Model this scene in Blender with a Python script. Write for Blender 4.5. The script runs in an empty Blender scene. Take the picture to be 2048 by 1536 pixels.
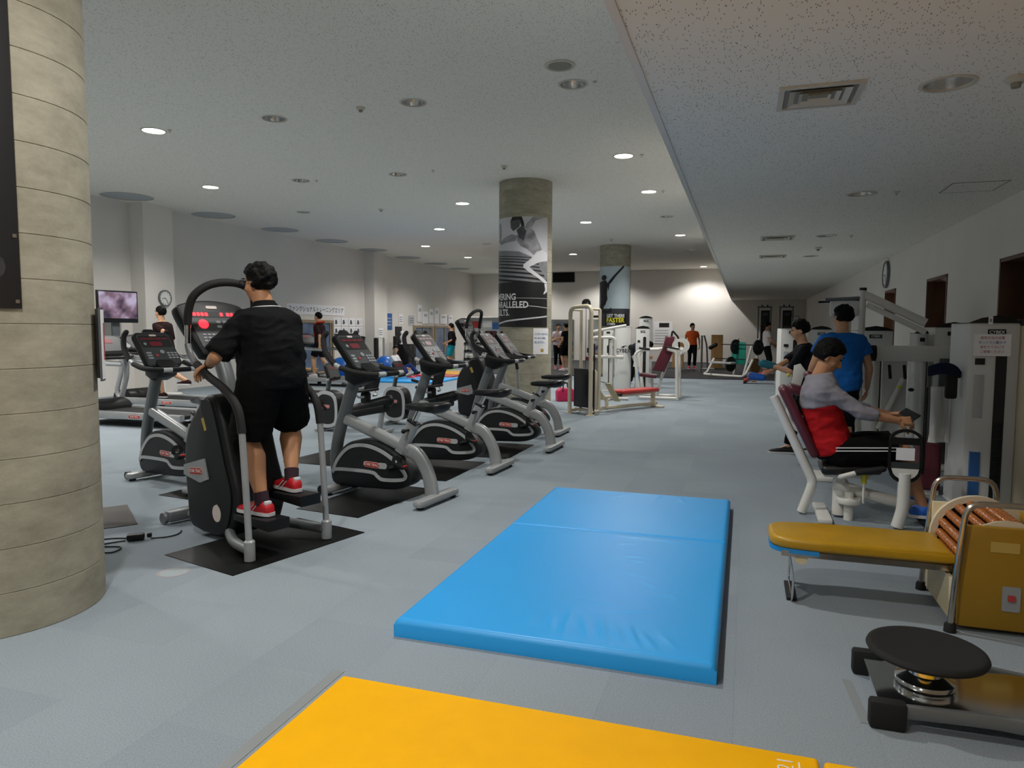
import bpy, bmesh, math, random
from mathutils import Vector, Matrix, noise
random.seed(7)
R = math.radians
S = bpy.context.scene
COL = S.collection

# ------------------------------------------------------------------ camera
cam_d = bpy.data.cameras.new('camera')
cam_d.sensor_fit = 'HORIZONTAL'; cam_d.sensor_width = 36.0
cam_d.lens = 36.0 * 1420.0 / 2048.0
cam_d.clip_start = 0.05; cam_d.clip_end = 200
cam = bpy.data.objects.new('camera', cam_d); COL.objects.link(cam)
CAM_H = 1.45
yaw, pitch, roll = R(18.06), R(4.36), R(0.2)
_fh = Vector((-math.sin(yaw), math.cos(yaw), 0)); _r = Vector((math.cos(yaw), math.sin(yaw), 0)); _z = Vector((0, 0, 1))
_fw = _fh * math.cos(pitch) - _z * math.sin(pitch); _up = _fh * math.sin(pitch) + _z * math.cos(pitch)
_rr = _r * math.cos(roll) + _up * math.sin(roll); _uu = -_r * math.sin(roll) + _up * math.cos(roll)
cam.matrix_world = Matrix(((_rr.x, _uu.x, -_fw.x, 0), (_rr.y, _uu.y, -_fw.y, 0), (_rr.z, _uu.z, -_fw.z, CAM_H), (0, 0, 0, 1)))
S.camera = cam

# ------------------------------------------------------------------ world, exposure
w = bpy.data.worlds.new('world'); S.world = w; w.use_nodes = True
w.node_tree.nodes['Background'].inputs[0].default_value = (0.75, 0.8, 0.85, 1)
w.node_tree.nodes['Background'].inputs[1].default_value = 0.15
S.view_settings.view_transform = 'Standard'; S.view_settings.look = 'None'
S.view_settings.exposure = 1.02; S.view_settings.gamma = 1.0
S.view_settings.use_curve_mapping = False
LAMP_W = 150.0          # watts of one ceiling downlight

# ------------------------------------------------------------------ materials
def lin(h):
    h = h.lstrip('#'); c = [int(h[i:i+2], 16) / 255 for i in (0, 2, 4)]
    return tuple((x / 12.92 if x <= .04045 else ((x + .055) / 1.055) ** 2.4) for x in c) + (1,)
MATS = {}
def mat(name, col, rough=.5, metal=0, var=0, vs=8, bump=0, bs=60, emit=0, coat=0, spec=.5, alpha=1, trans=0, dist=.01, stretch=None):
    m = bpy.data.materials.new(name); m.use_nodes = True; MATS[name] = m
    nt = m.node_tree; b = nt.nodes['Principled BSDF']
    c = lin(col) if isinstance(col, str) else col
    b.inputs['Base Color'].default_value = c; b.inputs['Roughness'].default_value = rough; b.inputs['Metallic'].default_value = metal
    b.inputs['Specular IOR Level'].default_value = spec
    if coat: b.inputs['Coat Weight'].default_value = coat; b.inputs['Coat Roughness'].default_value = .15
    if trans: b.inputs['Transmission Weight'].default_value = trans
    if alpha < 1: b.inputs['Alpha'].default_value = alpha
    if emit: b.inputs['Emission Color'].default_value = c; b.inputs['Emission Strength'].default_value = emit
    def coords(scale):
        tc = nt.nodes.new('ShaderNodeTexCoord'); mp = nt.nodes.new('ShaderNodeMapping')
        nt.links.new(tc.outputs['Object'], mp.inputs['Vector'])
        s = stretch or (1, 1, 1); mp.inputs['Scale'].default_value = (s[0], s[1], s[2])
        n = nt.nodes.new('ShaderNodeTexNoise'); n.inputs['Scale'].default_value = scale; n.inputs['Detail'].default_value = 5
        nt.links.new(mp.outputs['Vector'], n.inputs['Vector']); return n
    if var:
        n = coords(vs); r = nt.nodes.new('ShaderNodeValToRGB')
        r.color_ramp.elements[0].position = .3; r.color_ramp.elements[1].position = .7
        r.color_ramp.elements[0].color = tuple(x * (1 - var) for x in c[:3]) + (1,)
        r.color_ramp.elements[1].color = tuple(min(1, x * (1 + var)) for x in c[:3]) + (1,)
        nt.links.new(n.outputs['Fac'], r.inputs['Fac']); nt.links.new(r.outputs['Color'], b.inputs['Base Color'])
    if bump:
        n = coords(bs); bp = nt.nodes.new('ShaderNodeBump'); bp.inputs['Strength'].default_value = bump; bp.inputs['Distance'].default_value = dist
        nt.links.new(n.outputs['Fac'], bp.inputs['Height']); nt.links.new(bp.outputs['Normal'], b.inputs['Normal'])
    return m
mat('black_plastic', '#121314', .45, spec=.3, var=.15, bump=.08, bs=300)
mat('shell_grey', '#1a1c1e', .45, spec=.3, var=.08, vs=4, bump=.05, bs=400)
mat('panel_dark', '#0f1112', .5, bump=.05, bs=300)
mat('silver_paint', '#9da0a1', .34, .2, var=.05, vs=5)
mat('mid_grey_paint', '#666b6d', .4, .15, var=.06, vs=5)
mat('trim_silver', '#b4b7b8', .35, .1)
mat('chrome', '#d5d7d8', .12, 1.0)
mat('old_chrome', '#b9b3ab', .2, 1.0, var=.1, vs=20)
mat('rubber', '#0d0e0e', .8, bump=.2, bs=500)
mat('foam_grip', '#121213', .75, bump=.25, bs=400)
mat('vinyl_black', '#0f0f10', .38, bump=.08, bs=200)
mat('white_paint', '#d9d8d2', .38, var=.03, vs=3)
mat('white_shroud', '#d3d4d1', .45, var=.03, vs=2)
mat('cream_paint', '#d6cbb3', .42, var=.04, vs=4)
mat('cream_panel', '#cfc29f', .45, var=.05, vs=4)
mat('maroon_vinyl', '#581d2b', .38, var=.1, vs=6, bump=.1, bs=120)
mat('red_vinyl', '#b3312b', .4, var=.1, vs=6, bump=.08, bs=120)
mat('gold_vinyl', '#b3890f', .36, var=.1, vs=5, bump=.1, bs=90)
mat('gold_panel', '#94700c', .5, var=.08, vs=5)
mat('blue_edge', '#1f86c8', .5)
mat('bead_wood', '#a5612c', .13, var=.2, vs=30, coat=.5)
mat('red_led', '#ff1e28', .5, emit=2.2)
mat('red_led_dim', '#6b1020', .4, emit=.05)
mat('badge_red', '#b5221f', .45)
mat('badge_light', '#d6c9c2', .45)
mat('button_grey', '#8f9496', .5)
mat('screen_grey', '#3a3f42', .3)
mat('console_face', '#3a3d40', .42)
mat('paper', '#efeff1', .8, var=.02)
mat('paper_grey', '#b9bbbf', .8)
mat('ink_black', '#161616', .7)
mat('ink_grey', '#55575a', .7)
mat('ink_red', '#b03a35', .7)
mat('ink_blue', '#2f63a5', .6)
mat('ink_yellow', '#e0d62b', .6)
mat('ink_white', '#e6e6e6', .6)
mat('yellow_knob', '#c9c22b', .5)
mat('door_wood', '#4c2c16', .5, var=.25, vs=12, stretch=(1, 1, .15))
mat('frame_tan', '#9b8a72', .5, var=.1, vs=6)
mat('glass_blue', '#5d6f8a', .12, .1, var=.35, vs=1.5)
mat('mirror', '#b8bcbe', .05, 1.0)
mat('lens_lit', '#fffaf0', .4, emit=9)
mat('lens_off', '#8d8b80', .6)
mat('recess_disc', '#b2b7ba', .7)
mat('vent_paint', '#c9c4b6', .5)
mat('lamp_reflector', '#d0d2d2', .22, .7)
mat('sticker_grey', '#97a1a6', .7)
mat('sticker_red', '#a08a8a', .7)
mat('dark_void', '#0c0c0c', .9)
mat('tv_dark', '#101012', .3)
mat('clock_face', '#dfe0dd', .4)
mat('yoga_blue', '#1560b8', .35, var=.06)
mat('band_teal', '#1c8f7c', .6)
mat('plate_black', '#232526', .5, .3)
mat('plate_brown', '#8a6337', .6)
mat('box_wood', '#c79c63', .55, var=.15, vs=8, stretch=(1, 1, .2))
mat('concrete_dark', '#8f8a78', .8)
mat('skin', '#c69877', .5, var=.08, vs=9, spec=.35)
mat('skin_tan', '#b58461', .5, var=.08, vs=9, spec=.35)
mat('hair_black', '#060505', .55, var=.3, vs=60, bump=.8, bs=90, spec=.15)
mat('cloth_black', '#0f1012', .85, spec=.12, bump=.5, bs=14, dist=.02)
mat('cloth_black2', '#15161b', .85, spec=.12, bump=.5, bs=12, dist=.02)
mat('cloth_shorts', '#0a0a0b', .9, spec=.12, bump=.35, bs=9, dist=.02)
mat('cloth_red', '#b01c20', .8, spec=.12, bump=.5, bs=13, dist=.02)
mat('cloth_grey', '#8d8a92', .85, spec=.12, bump=.5, bs=16, dist=.015)
mat('cloth_blue', '#1f62ad', .85, spec=.12, bump=.5, bs=13, dist=.02)
mat('cloth_navy', '#1b2338', .85, spec=.12, bump=.5, bs=14, dist=.02)
mat('cloth_brown', '#2c1c1d', .85, spec=.12, bump=.5, bs=14, dist=.02)
mat('cloth_orange', '#dd622f', .85, spec=.12, bump=.5, bs=14, dist=.02)
mat('towel_orange', '#c23c17', .95, bump=.6, bs=60, dist=.01)
mat('cloth_white', '#d9d6d8', .85, spec=.12, bump=.5, bs=14, dist=.02)
mat('cloth_pink', '#d3c3c8', .85, spec=.12, bump=.5, bs=14, dist=.02)
mat('cloth_teal', '#1f8fa3', .7, spec=.12, bump=.5, bs=14, dist=.02)
mat('cloth_jeans', '#1d2f63', .85, spec=.12, bump=.4, bs=14, dist=.02)
mat('shoe_red', '#b81620', .5, var=.1, vs=20)
mat('shoe_white', '#cfcfd2', .5)
mat('shoe_neon', '#a9d62a', .5)
mat('shoe_pink', '#d3264f', .5)
mat('shoe_blue', '#1c5fc0', .5, var=.2, vs=20)
mat('sock_purple', '#2b1522', .9)
mat('glove_teal', '#1f6b7d', .7, var=.3, vs=30)
mat('towel_white', '#c9c9c6', .95, bump=.5, bs=80)
mat('mat_blue', '#27a0ea', .40, spec=.4)
mat('mat_blue_edge', '#1b73b4', .34)
mat('mat_yellow', '#f7b400', .6, spec=.15, var=.03, bump=.06, bs=5, dist=.02)
mat('mat_yellow2', '#d19a0c', .5)
mat('mat_red', '#a5302a', .5)
mat('tape_clear', '#878d8f', .5)
mat('black_mat', '#090a0a', .45, spec=.18, var=.15, vs=3, bump=.1, bs=350)
mat('brown_mat', '#4b4643', .7, var=.1, vs=5)
mat('platform_rubber', '#26262a', .8, var=.15, vs=5)
mat('label_yellow', '#b59a4a', .6)
mat('pink_plastic', '#c21c55', .5)

def wall_mat(name, col):
    m = mat(name, col, .9, var=.025, vs=1.2, bump=.06, bs=220)
    return m
wall_mat('wall_white', '#dfdbd5')

def ceiling_mat():
    m = bpy.data.materials.new('ceiling_board'); m.use_nodes = True; MATS['ceiling_board'] = m
    nt = m.node_tree; b = nt.nodes['Principled BSDF']; b.inputs['Roughness'].default_value = .92; b.inputs['Specular IOR Level'].default_value = .2
    tc = nt.nodes.new('ShaderNodeTexCoord')
    outs = []
    for k, (rot, sc) in enumerate(((.35, (150, 30, 1)), (1.25, (160, 32, 1)), (2.35, (140, 28, 1)))):
        mp = nt.nodes.new('ShaderNodeMapping'); mp.inputs['Rotation'].default_value = (0, 0, rot); mp.inputs['Scale'].default_value = sc
        mp.inputs['Location'].default_value = (k * 7.3, k * 3.1, 0)
        nt.links.new(tc.outputs['Object'], mp.inputs['Vector'])
        v = nt.nodes.new('ShaderNodeTexVoronoi'); v.voronoi_dimensions = '2D'; v.inputs['Scale'].default_value = 1.0; v.inputs['Randomness'].default_value = 1
        nt.links.new(mp.outputs['Vector'], v.inputs['Vector'])
        lt = nt.nodes.new('ShaderNodeMath'); lt.operation = 'LESS_THAN'; lt.inputs[1].default_value = .27
        nt.links.new(v.outputs['Distance'], lt.inputs[0])
        sp = nt.nodes.new('ShaderNodeSeparateColor'); nt.links.new(v.outputs['Color'], sp.inputs['Color'])
        g = nt.nodes.new('ShaderNodeMath'); g.operation = 'LESS_THAN'; g.inputs[1].default_value = .05
        nt.links.new(sp.outputs['Red'], g.inputs[0])
        mu = nt.nodes.new('ShaderNodeMath'); mu.operation = 'MULTIPLY'
        nt.links.new(lt.outputs[0], mu.inputs[0]); nt.links.new(g.outputs[0], mu.inputs[1]); outs.append(mu)
    a = nt.nodes.new('ShaderNodeMath'); a.operation = 'MAXIMUM'; nt.links.new(outs[0].outputs[0], a.inputs[0]); nt.links.new(outs[1].outputs[0], a.inputs[1])
    a2 = nt.nodes.new('ShaderNodeMath'); a2.operation = 'MAXIMUM'; nt.links.new(a.outputs[0], a2.inputs[0]); nt.links.new(outs[2].outputs[0], a2.inputs[1])
    mx = nt.nodes.new('ShaderNodeMix'); mx.data_type = 'RGBA'
    mx.inputs['A'].default_value = lin('#efece2'); mx.inputs['B'].default_value = lin('#8a8474')
    nt.links.new(a2.outputs[0], mx.inputs['Factor']); nt.links.new(mx.outputs['Result'], b.inputs['Base Color'])
    bp = nt.nodes.new('ShaderNodeBump'); bp.inputs['Strength'].default_value = .3; bp.inputs['Distance'].default_value = .004; bp.invert = True
    nt.links.new(a2.outputs[0], bp.inputs['Height']); nt.links.new(bp.outputs['Normal'], b.inputs['Normal'])
ceiling_mat()

def carpet_mat(name, col):
    m = bpy.data.materials.new(name); m.use_nodes = True; MATS[name] = m
    nt = m.node_tree; b = nt.nodes['Principled BSDF']; b.inputs['Roughness'].default_value = .95; b.inputs['Specular IOR Level'].default_value = .15
    c = lin(col)
    ge = nt.nodes.new('ShaderNodeNewGeometry')
    n = nt.nodes.new('ShaderNodeTexNoise'); n.inputs['Scale'].default_value = 170; n.inputs['Detail'].default_value = 2
    n2 = nt.nodes.new('ShaderNodeTexNoise'); n2.inputs['Scale'].default_value = .9; n2.inputs['Detail'].default_value = 3
    nt.links.new(ge.outputs['Position'], n.inputs['Vector']); nt.links.new(ge.outputs['Position'], n2.inputs['Vector'])
    ad = nt.nodes.new('ShaderNodeMath'); ad.operation = 'MULTIPLY_ADD'; ad.inputs[1].default_value = .35
    nt.links.new(n2.outputs['Fac'], ad.inputs[0]); nt.links.new(n.outputs['Fac'], ad.inputs[2])
    r = nt.nodes.new('ShaderNodeValToRGB'); r.color_ramp.elements[0].position = .42; r.color_ramp.elements[1].position = .95
    r.color_ramp.elements[0].color = tuple(x * .80 for x in c[:3]) + (1,); r.color_ramp.elements[1].color = tuple(min(1, x * 1.2) for x in c[:3]) + (1,)
    nt.links.new(ad.outputs[0], r.inputs['Fac']); nt.links.new(r.outputs['Color'], b.inputs['Base Color'])
    bp = nt.nodes.new('ShaderNodeBump'); bp.inputs['Strength'].default_value = .35; bp.inputs['Distance'].default_value = .003
    nt.links.new(n.outputs['Fac'], bp.inputs['Height']); nt.links.new(bp.outputs['Normal'], b.inputs['Normal'])
for k, c in enumerate(('#8c969d', '#8e989f', '#8a949c')): carpet_mat('carpet_%d' % k, c)
def concrete_mat():
    m = mat('concrete', '#a29c88', .82, bump=.15, bs=40)
    nt = m.node_tree; b = nt.nodes['Principled BSDF']
    ge = nt.nodes.new('ShaderNodeNewGeometry')
    n = nt.nodes.new('ShaderNodeTexNoise'); n.inputs['Scale'].default_value = 3.0; n.inputs['Detail'].default_value = 9; n.inputs['Roughness'].default_value = .7
    mp = nt.nodes.new('ShaderNodeMapping'); mp.inputs['Scale'].default_value = (1, 1, 2.2)
    nt.links.new(ge.outputs['Position'], mp.inputs['Vector']); nt.links.new(mp.outputs['Vector'], n.inputs['Vector'])
    r = nt.nodes.new('ShaderNodeValToRGB')
    r.color_ramp.elements[0].position = .25; r.color_ramp.elements[1].position = .72
    r.color_ramp.elements[0].color = lin('#827e6d'); r.color_ramp.elements[1].color = lin('#b0ab98')
    nt.links.new(n.outputs['Fac'], r.inputs['Fac']); nt.links.new(r.outputs['Color'], b.inputs['Base Color'])
concrete_mat()

# ------------------------------------------------------------------ mesh building helpers
TMP = bpy.data.scenes.new('workbench')
def V(*a): return Vector(a)
def rotm(ang, ax='Z'): return Matrix.Rotation(R(ang), 3, ax)
class MB:
    def __init__(s): s.v = []; s.f = []
    def add(s, vs, fs):
        o = len(s.v); s.v += [tuple(x) for x in vs]; s.f += [tuple(i + o for i in f) for f in fs]; return s
    def _bm(s, bm, M=None, t=None):
        bm.verts.index_update()
        vs = [(M @ v.co if M else v.co) + (Vector(t) if t is not None else Vector()) for v in bm.verts]
        fs = [[v.index for v in f.verts] for f in bm.faces]; bm.free(); return s.add(vs, fs)
    def box(s, c, d, M=None, bev=0, seg=2):
        bm = bmesh.new(); bmesh.ops.create_cube(bm, size=1)
        for v in bm.verts: v.co = Vector((v.co.x * d[0], v.co.y * d[1], v.co.z * d[2]))
        if bev: bmesh.ops.bevel(bm, geom=bm.edges[:], offset=min(bev, min(d) * .49), segments=seg, profile=.5, affect='EDGES')
        return s._bm(bm, M, c)
    def prism(s, poly, a0, a1, plane='xz', bev=0, seg=2, M=None, t=None):
        """poly of 2-D points extruded from a0 to a1 along the remaining axis"""
        def p3(p, a):
            return {'xz': (p[0], a, p[1]), 'xy': (p[0], p[1], a), 'yz': (a, p[0], p[1])}[plane]
        bm = bmesh.new(); n = len(poly)
        A = [bm.verts.new(p3(p, a0)) for p in poly]; B = [bm.verts.new(p3(p, a1)) for p in poly]
        bm.faces.new(A); bm.faces.new(B[::-1])
        for i in range(n): bm.faces.new((A[(i + 1) % n], A[i], B[i], B[(i + 1) % n]))
        bmesh.ops.recalc_face_normals(bm, faces=bm.faces[:])
        if bev:
            es = [e for e in bm.edges if (e.verts[0] in A) == (e.verts[1] in A)]
            bmesh.ops.bevel(bm, geom=es, offset=bev, segments=seg, profile=.5, affect='EDGES', clamp_overlap=True)
        return s._bm(bm, M, t)
    def ring(s, outer, inner, a0, a1, plane='xz'):
        """flat frame between two outlines of equal count, extruded"""
        def p3(p, a): return {'xz': (p[0], a, p[1]), 'xy': (p[0], p[1], a), 'yz': (a, p[0], p[1])}[plane]
        n = len(outer); vs = [p3(p, a0) for p in outer] + [p3(p, a0) for p in inner] + [p3(p, a1) for p in outer] + [p3(p, a1) for p in inner]
        fs = []
        for i in range(n):
            j = (i + 1) % n
            fs += [(i, j, n + j, n + i), (2*n + j, 2*n + i, 3*n + i, 3*n + j), (j, i, 2*n + i, 2*n + j), (n + i, n + j, 3*n + j, 3*n + i)]
        bm = bmesh.new(); bv = [bm.verts.new(v) for v in vs]
        for f in fs: bm.faces.new([bv[i] for i in f])
        bmesh.ops.recalc_face_normals(bm, faces=bm.faces[:]); return s._bm(bm)
    def loft(s, rings, cap=True):
        n = len(rings[0]); o = []; fs = []
        for r in rings: o += [tuple(p) for p in r]
        for k in range(len(rings) - 1):
            for i in range(n):
                j = (i + 1) % n; fs.append((k*n + i, k*n + j, (k+1)*n + j, (k+1)*n + i))
        if cap: fs.append(tuple(range(n))[::-1]); fs.append(tuple((len(rings)-1)*n + i for i in range(n)))
        return s.add(o, fs)
    def tube(s, pts, r, n=8, closed=False, prof=None, up=None):
        """sweep a circle (or the 2-D outline prof) along pts"""
        pts = [Vector(p) for p in pts]; k = len(pts)
        rs = r if isinstance(r, (list, tuple)) else [r] * k
        T = []
        for i in range(k):
            a = pts[i - 1] if (i or closed) else pts[0]; b = pts[(i + 1) % k] if (i < k - 1 or closed) else pts[-1]
            t = b - a; T.append(t.normalized() if t.length > 1e-9 else Vector((0, 0, 1)))
        u = Vector(up) if up is not None else (Vector((0, 0, 1)) if abs(T[0].z) < .9 else Vector((1, 0, 0)))
        rings = []; u = (u - T[0] * u.dot(T[0])).normalized()
        for i in range(k):
            u = (u - T[i] * u.dot(T[i])).normalized(); w_ = T[i].cross(u)
            if prof: rings.append([pts[i] + w_ * (p[0] * rs[i]) + u * (p[1] * rs[i]) for p in prof])
            else: rings.append([pts[i] + (w_ * math.cos(q) + u * math.sin(q)) * rs[i] for q in [2 * math.pi * j / n for j in range(n)]])
        if closed: rings.append(rings[0]); return s.loft(rings, cap=False)
        return s.loft(rings)
    def capsule(s, pts, radii, n=10):
        """round-ended tapering limb through pts"""
        pts = [Vector(p) for p in pts]
        a = (pts[0] - pts[1]).normalized(); b = (pts[-1] - pts[-2]).normalized()
        P = []; Q = []
        for q in (80, 55, 28): P.append(pts[0] + a * radii[0] * math.sin(R(q))); Q.append(radii[0] * math.cos(R(q)))
        P += pts; Q += list(radii)
        for q in (28, 55, 80): P.append(pts[-1] + b * radii[-1] * math.sin(R(q))); Q.append(radii[-1] * math.cos(R(q)))
        return s.tube(P, Q, n)
    def lathe(s, prof, n=20, c=(0, 0, 0), M=None, cap=True):
        rings = []
        for (r, z) in prof:
            ring = [Vector((r * math.cos(2*math.pi*j/n), r * math.sin(2*math.pi*j/n), z)) for j in range(n)]
            rings.append([(M @ p if M else p) + Vector(c) for p in ring])
        return s.loft(rings, cap)
    def cyl(s, a, b, r, n=12):
        return s.tube([a, b], r, n)
    def ell(s, c, rad, M=None, n=12, m=8):
        rings = []
        for i in range(1, m):
            th = math.pi * i / m
            ring = [Vector((rad[0] * math.sin(th) * math.cos(2*math.pi*j/n), rad[1] * math.sin(th) * math.sin(2*math.pi*j/n), -rad[2] * math.cos(th))) for j in range(n)]
            rings.append([(M @ p if M else p) + Vector(c) for p in ring])
        return s.loft(rings)
    def xf(s, M, t=(0, 0, 0)):
        t = Vector(t); s.v = [tuple(M @ Vector(p) + t) for p in s.v]; return s
    def mesh(s, name, material=None, smooth=40):
        me = bpy.data.meshes.new(name); me.from_pydata(s.v, [], s.f); me.validate()
        if material: me.materials.append(MATS[material])
        if smooth:
            me.polygons.foreach_set('use_smooth', [True] * len(me.polygons)); me.set_sharp_from_angle(angle=R(smooth))
        me.update(); return me
    def build(s, name, material, parent=None, smooth=40, label=None, loc=None):
        return put(name, s.mesh(name, material, smooth), parent, label, loc)
def put(name, me, parent=None, label=None, loc=None):
    o = bpy.data.objects.new(name, me); COL.objects.link(o)
    if parent: o.parent = parent
    if label: o['label'] = label
    if loc is not None: o.location = loc
    return o
def tag(o, label, cat, group=None):
    o['label'] = label; o['category'] = cat
    if group: o['group'] = group
    return o
def struct(o): o['kind'] = 'structure'; return o
def thing(name, label, cat, loc=(0, 0, 0), rz=0, group=None):
    o = bpy.data.objects.new(name, None); COL.objects.link(o); o.empty_display_size = .1
    o.location = loc; o.rotation_euler = (0, 0, R(rz)); return tag(o, label, cat, group)
def copy_tree(o, parent=None):
    c = o.copy(); COL.objects.link(c)
    if parent: c.parent = parent
    for ch in list(o.children): copy_tree(ch, c)
    return c
def again(o, label, loc, rz=None, group=None):
    c = copy_tree(o); c.location = loc; c['label'] = label
    if rz is not None: c.rotation_euler = (0, 0, R(rz))
    if group: c['group'] = group
    return c
def fillet(pts, r, n=5):
    """round the corners of a polyline"""
    pts = [Vector(p) for p in pts]; out = [pts[0]]
    for i in range(1, len(pts) - 1):
        a, b, c = pts[i-1], pts[i], pts[i+1]
        d = min(r, (a-b).length * .48, (c-b).length * .48)
        p = b + (a-b).normalized() * d; q = b + (c-b).normalized() * d
        for k in range(n + 1):
            t = k / n; out.append(p * (1-t)**2 + b * 2*t*(1-t) + q * t*t)
    out.append(pts[-1]); return out
def crom(pts, n=6, closed=False):
    """smooth curve through points of any dimension"""
    P = [Vector(p) for p in pts]; k = len(P); out = []
    for i in range(k if closed else k - 1):
        p0 = P[(i-1) % k] if closed or i else P[0]; p1 = P[i]; p2 = P[(i+1) % k]; p3 = P[(i+2) % k] if closed or i < k - 2 else P[-1]
        for j in range(n):
            t = j / n
            out.append(.5 * ((2*p1) + (p2-p0)*t + (2*p0-5*p1+4*p2-p3)*t*t + (3*p1-p0-3*p2+p3)*t**3))
    if not closed: out.append(P[-1])
    return out
def rrect(w, h, r, n=4, cx=0, cy=0):
    out = []
    for (sx, sy, a) in ((1, 1, 0), (-1, 1, 90), (-1, -1, 180), (1, -1, 270)):
        for k in range(n + 1):
            q = R(a + 90 * k / n); out.append((cx + sx * (w/2 - r) + r * math.cos(q), cy + sy * (h/2 - r) + r * math.sin(q)))
    return out
def inset(poly, d):
    """scale-free inward offset of a smooth closed outline"""
    n = len(poly); out = []
    ar = sum(poly[i][0] * poly[(i+1) % n][1] - poly[(i+1) % n][0] * poly[i][1] for i in range(n)); sg = 1 if ar > 0 else -1
    for i in range(n):
        a = Vector(poly[i-1][:2]); b = Vector(poly[(i+1) % n][:2]); t = (b - a)
        t = t.normalized() if t.length > 1e-9 else Vector((1, 0)); out.append((poly[i][0] - t.y * d * sg, poly[i][1] + t.x * d * sg))
    return out
def evaluated(me, mods):
    """run modifiers on a mesh in a scratch scene and return the finished mesh"""
    o = bpy.data.objects.new('scratch', me); TMP.collection.objects.link(o)
    for kind, kw in mods:
        m = o.modifiers.new('m', kind)
        for k, v in kw.items(): setattr(m, k, v)
    vl = TMP.view_layers[0]; vl.update(); dg = vl.depsgraph
    out = bpy.data.meshes.new_from_object(o.evaluated_get(dg)); bpy.data.objects.remove(o); return out
_txt = {}
def text_mesh(body, size, align='CENTER', depth=.001, bold=0, sx=1):
    key = (body, size, align, depth, bold, sx)
    if key in _txt: return _txt[key]
    c = bpy.data.curves.new('lettering', 'FONT'); c.body = body; c.size = size; c.align_x = align; c.align_y = 'CENTER'; c.extrude = depth; c.offset = bold
    c.resolution_u = 2; c.space_line = 1.0
    o = bpy.data.objects.new('scratch', c); TMP.collection.objects.link(o)
    vl = TMP.view_layers[0]; vl.update(); me = bpy.data.meshes.new_from_object(o.evaluated_get(vl.depsgraph)); bpy.data.objects.remove(o)
    if sx != 1:
        for v in me.vertices: v.co.x *= sx
    _txt[key] = me; return me
def text(body, size, material, parent, M, loc, name='lettering', **kw):
    """flat lettering: local x right, y up, z towards the reader, turned by 3x3 M"""
    me = text_mesh(body, size, **kw).copy(); me.materials.clear(); me.materials.append(MATS[material])
    me.transform(M.to_4x4()); me.transform(Matrix.Translation(Vector(loc))); return put(name, me, parent)
def facing(normal, up=(0, 0, 1)):
    n = Vector(normal).normalized(); u = Vector(up); u = (u - n * u.dot(n)).normalized(); x = u.cross(n)
    return Matrix((x, u, n)).transposed()

# ================================================================== the room
XL, XR, YB, YF, ZH, ZL, XS = -12.9, 2.5, -5.0, 33.2, 4.2, 2.8, -0.58
floor = struct(MB().box(((XL + 5.2) / 2, (YB + YF) / 2, -.064), (5.2 - XL + .6, YF - YB + .6, .12)).build('floor', 'carpet_1', smooth=0))
# carpet tiles: the near ones one by one, the rest as one field
TS = .5
tile_me = [MB().box((0, 0, -.002), (TS - .0004, TS - .0004, .004)).mesh('carpet_tile', 'carpet_%d' % k, 0) for k in range(3)]
near = set()
cand = []
for i in range(int((XL - 0) / TS) - 1, int(5.2 / TS)):
    for j in range(-10, 67):
        x, y = (i + .5) * TS, (j + .5) * TS
        if not (XL < x - .1 and y < YF): continue
        f_ = -x * math.sin(yaw) + y * math.cos(yaw); r_ = x * math.cos(yaw) + y * math.sin(yaw)
        if f_ > 1.5 and abs(r_) < f_ * .78 + .4 and x < 2.4 and not (x < -3.7 and y < 3.5): cand.append((f_, i, j))
cand.sort()
for f_, i, j in cand[:296]: near.add((i, j))
field = [MB() for k in range(3)]
for i in range(int((XL - 0) / TS) - 1, int(5.2 / TS)):
    for j in range(-10, 67):
        x, y = (i + .5) * TS, (j + .5) * TS
        k = (i * 7 + j * 3 + (i * j) % 5) % 3
        if (i, j) in near:
            o = bpy.data.objects.new('carpet_tile', tile_me[k]); COL.objects.link(o); o.parent = floor; o.location = (x, y, 0)
        elif x > XL - .3 and y < YF + .2:
            field[k].box((x, y, -.002), (TS - .0004, TS - .0004, .004))
for k in range(3):
    o = field[k].build('carpet_field', 'carpet_%d' % k, floor, 0); o['kind'] = 'stuff'

def wall_box(name, x0, x1, y0, y1, z0, z1, m='wall_white'):
    return struct(MB().box(((x0+x1)/2, (y0+y1)/2, (z0+z1)/2), (x1-x0, y1-y0, z1-z0)).build(name, m, smooth=0))
# left wall with two shallow pilasters
wl = MB().box((XL - .1, (YB+YF)/2, ZH/2), (.2, YF-YB, ZH))
wl.box((XL + .19, 12.83, ZH/2), (.4, .85, ZH)).box((XL + .19, 23.05, ZH/2), (.4, .95, ZH)).box((XL + .19, 2.6, ZH/2), (.4, .9, ZH))
struct(wl.build('wall_left', 'wall_white', smooth=0))
wall_box('wall_far', XL - .2, XR + .2, YF, YF + .2, 0, ZH + .4)
wall_box('wall_back', XL - .2, XR + .2, YB - .2, YB, 0, ZH + .4)
# right wall with door openings
DOORS = [(7.72, 8.62), (10.62, 11.72), (13.95, 14.95), (3.0, 3.9)]
ys = [YB] + sorted([v for d in DOORS for v in d]) + [YF]
wr = MB()
for k in range(0, len(ys), 2): wr.box((XR + .12, (ys[k] + ys[k+1]) / 2, 1.4), (.24, ys[k+1] - ys[k], 2.8))
for a, b in DOORS: wr.box((XR + .12, (a + b) / 2, 2.5), (.24, b - a, .6))
struct(wr.build('wall_right', 'wall_white', smooth=0))
for n, (a, b) in enumerate(DOORS):
    d = MB()
    for yy in (a + .02, b - .02): d.box((XR + .12, yy, 1.1), (.26, .04, 2.2), bev=.004)
    d.box((XR + .12, (a + b) / 2, 2.18), (.26, b - a, .04), bev=.004)
    o = struct(d.build('door_%d' % (n + 1), 'door_wood'))
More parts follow.
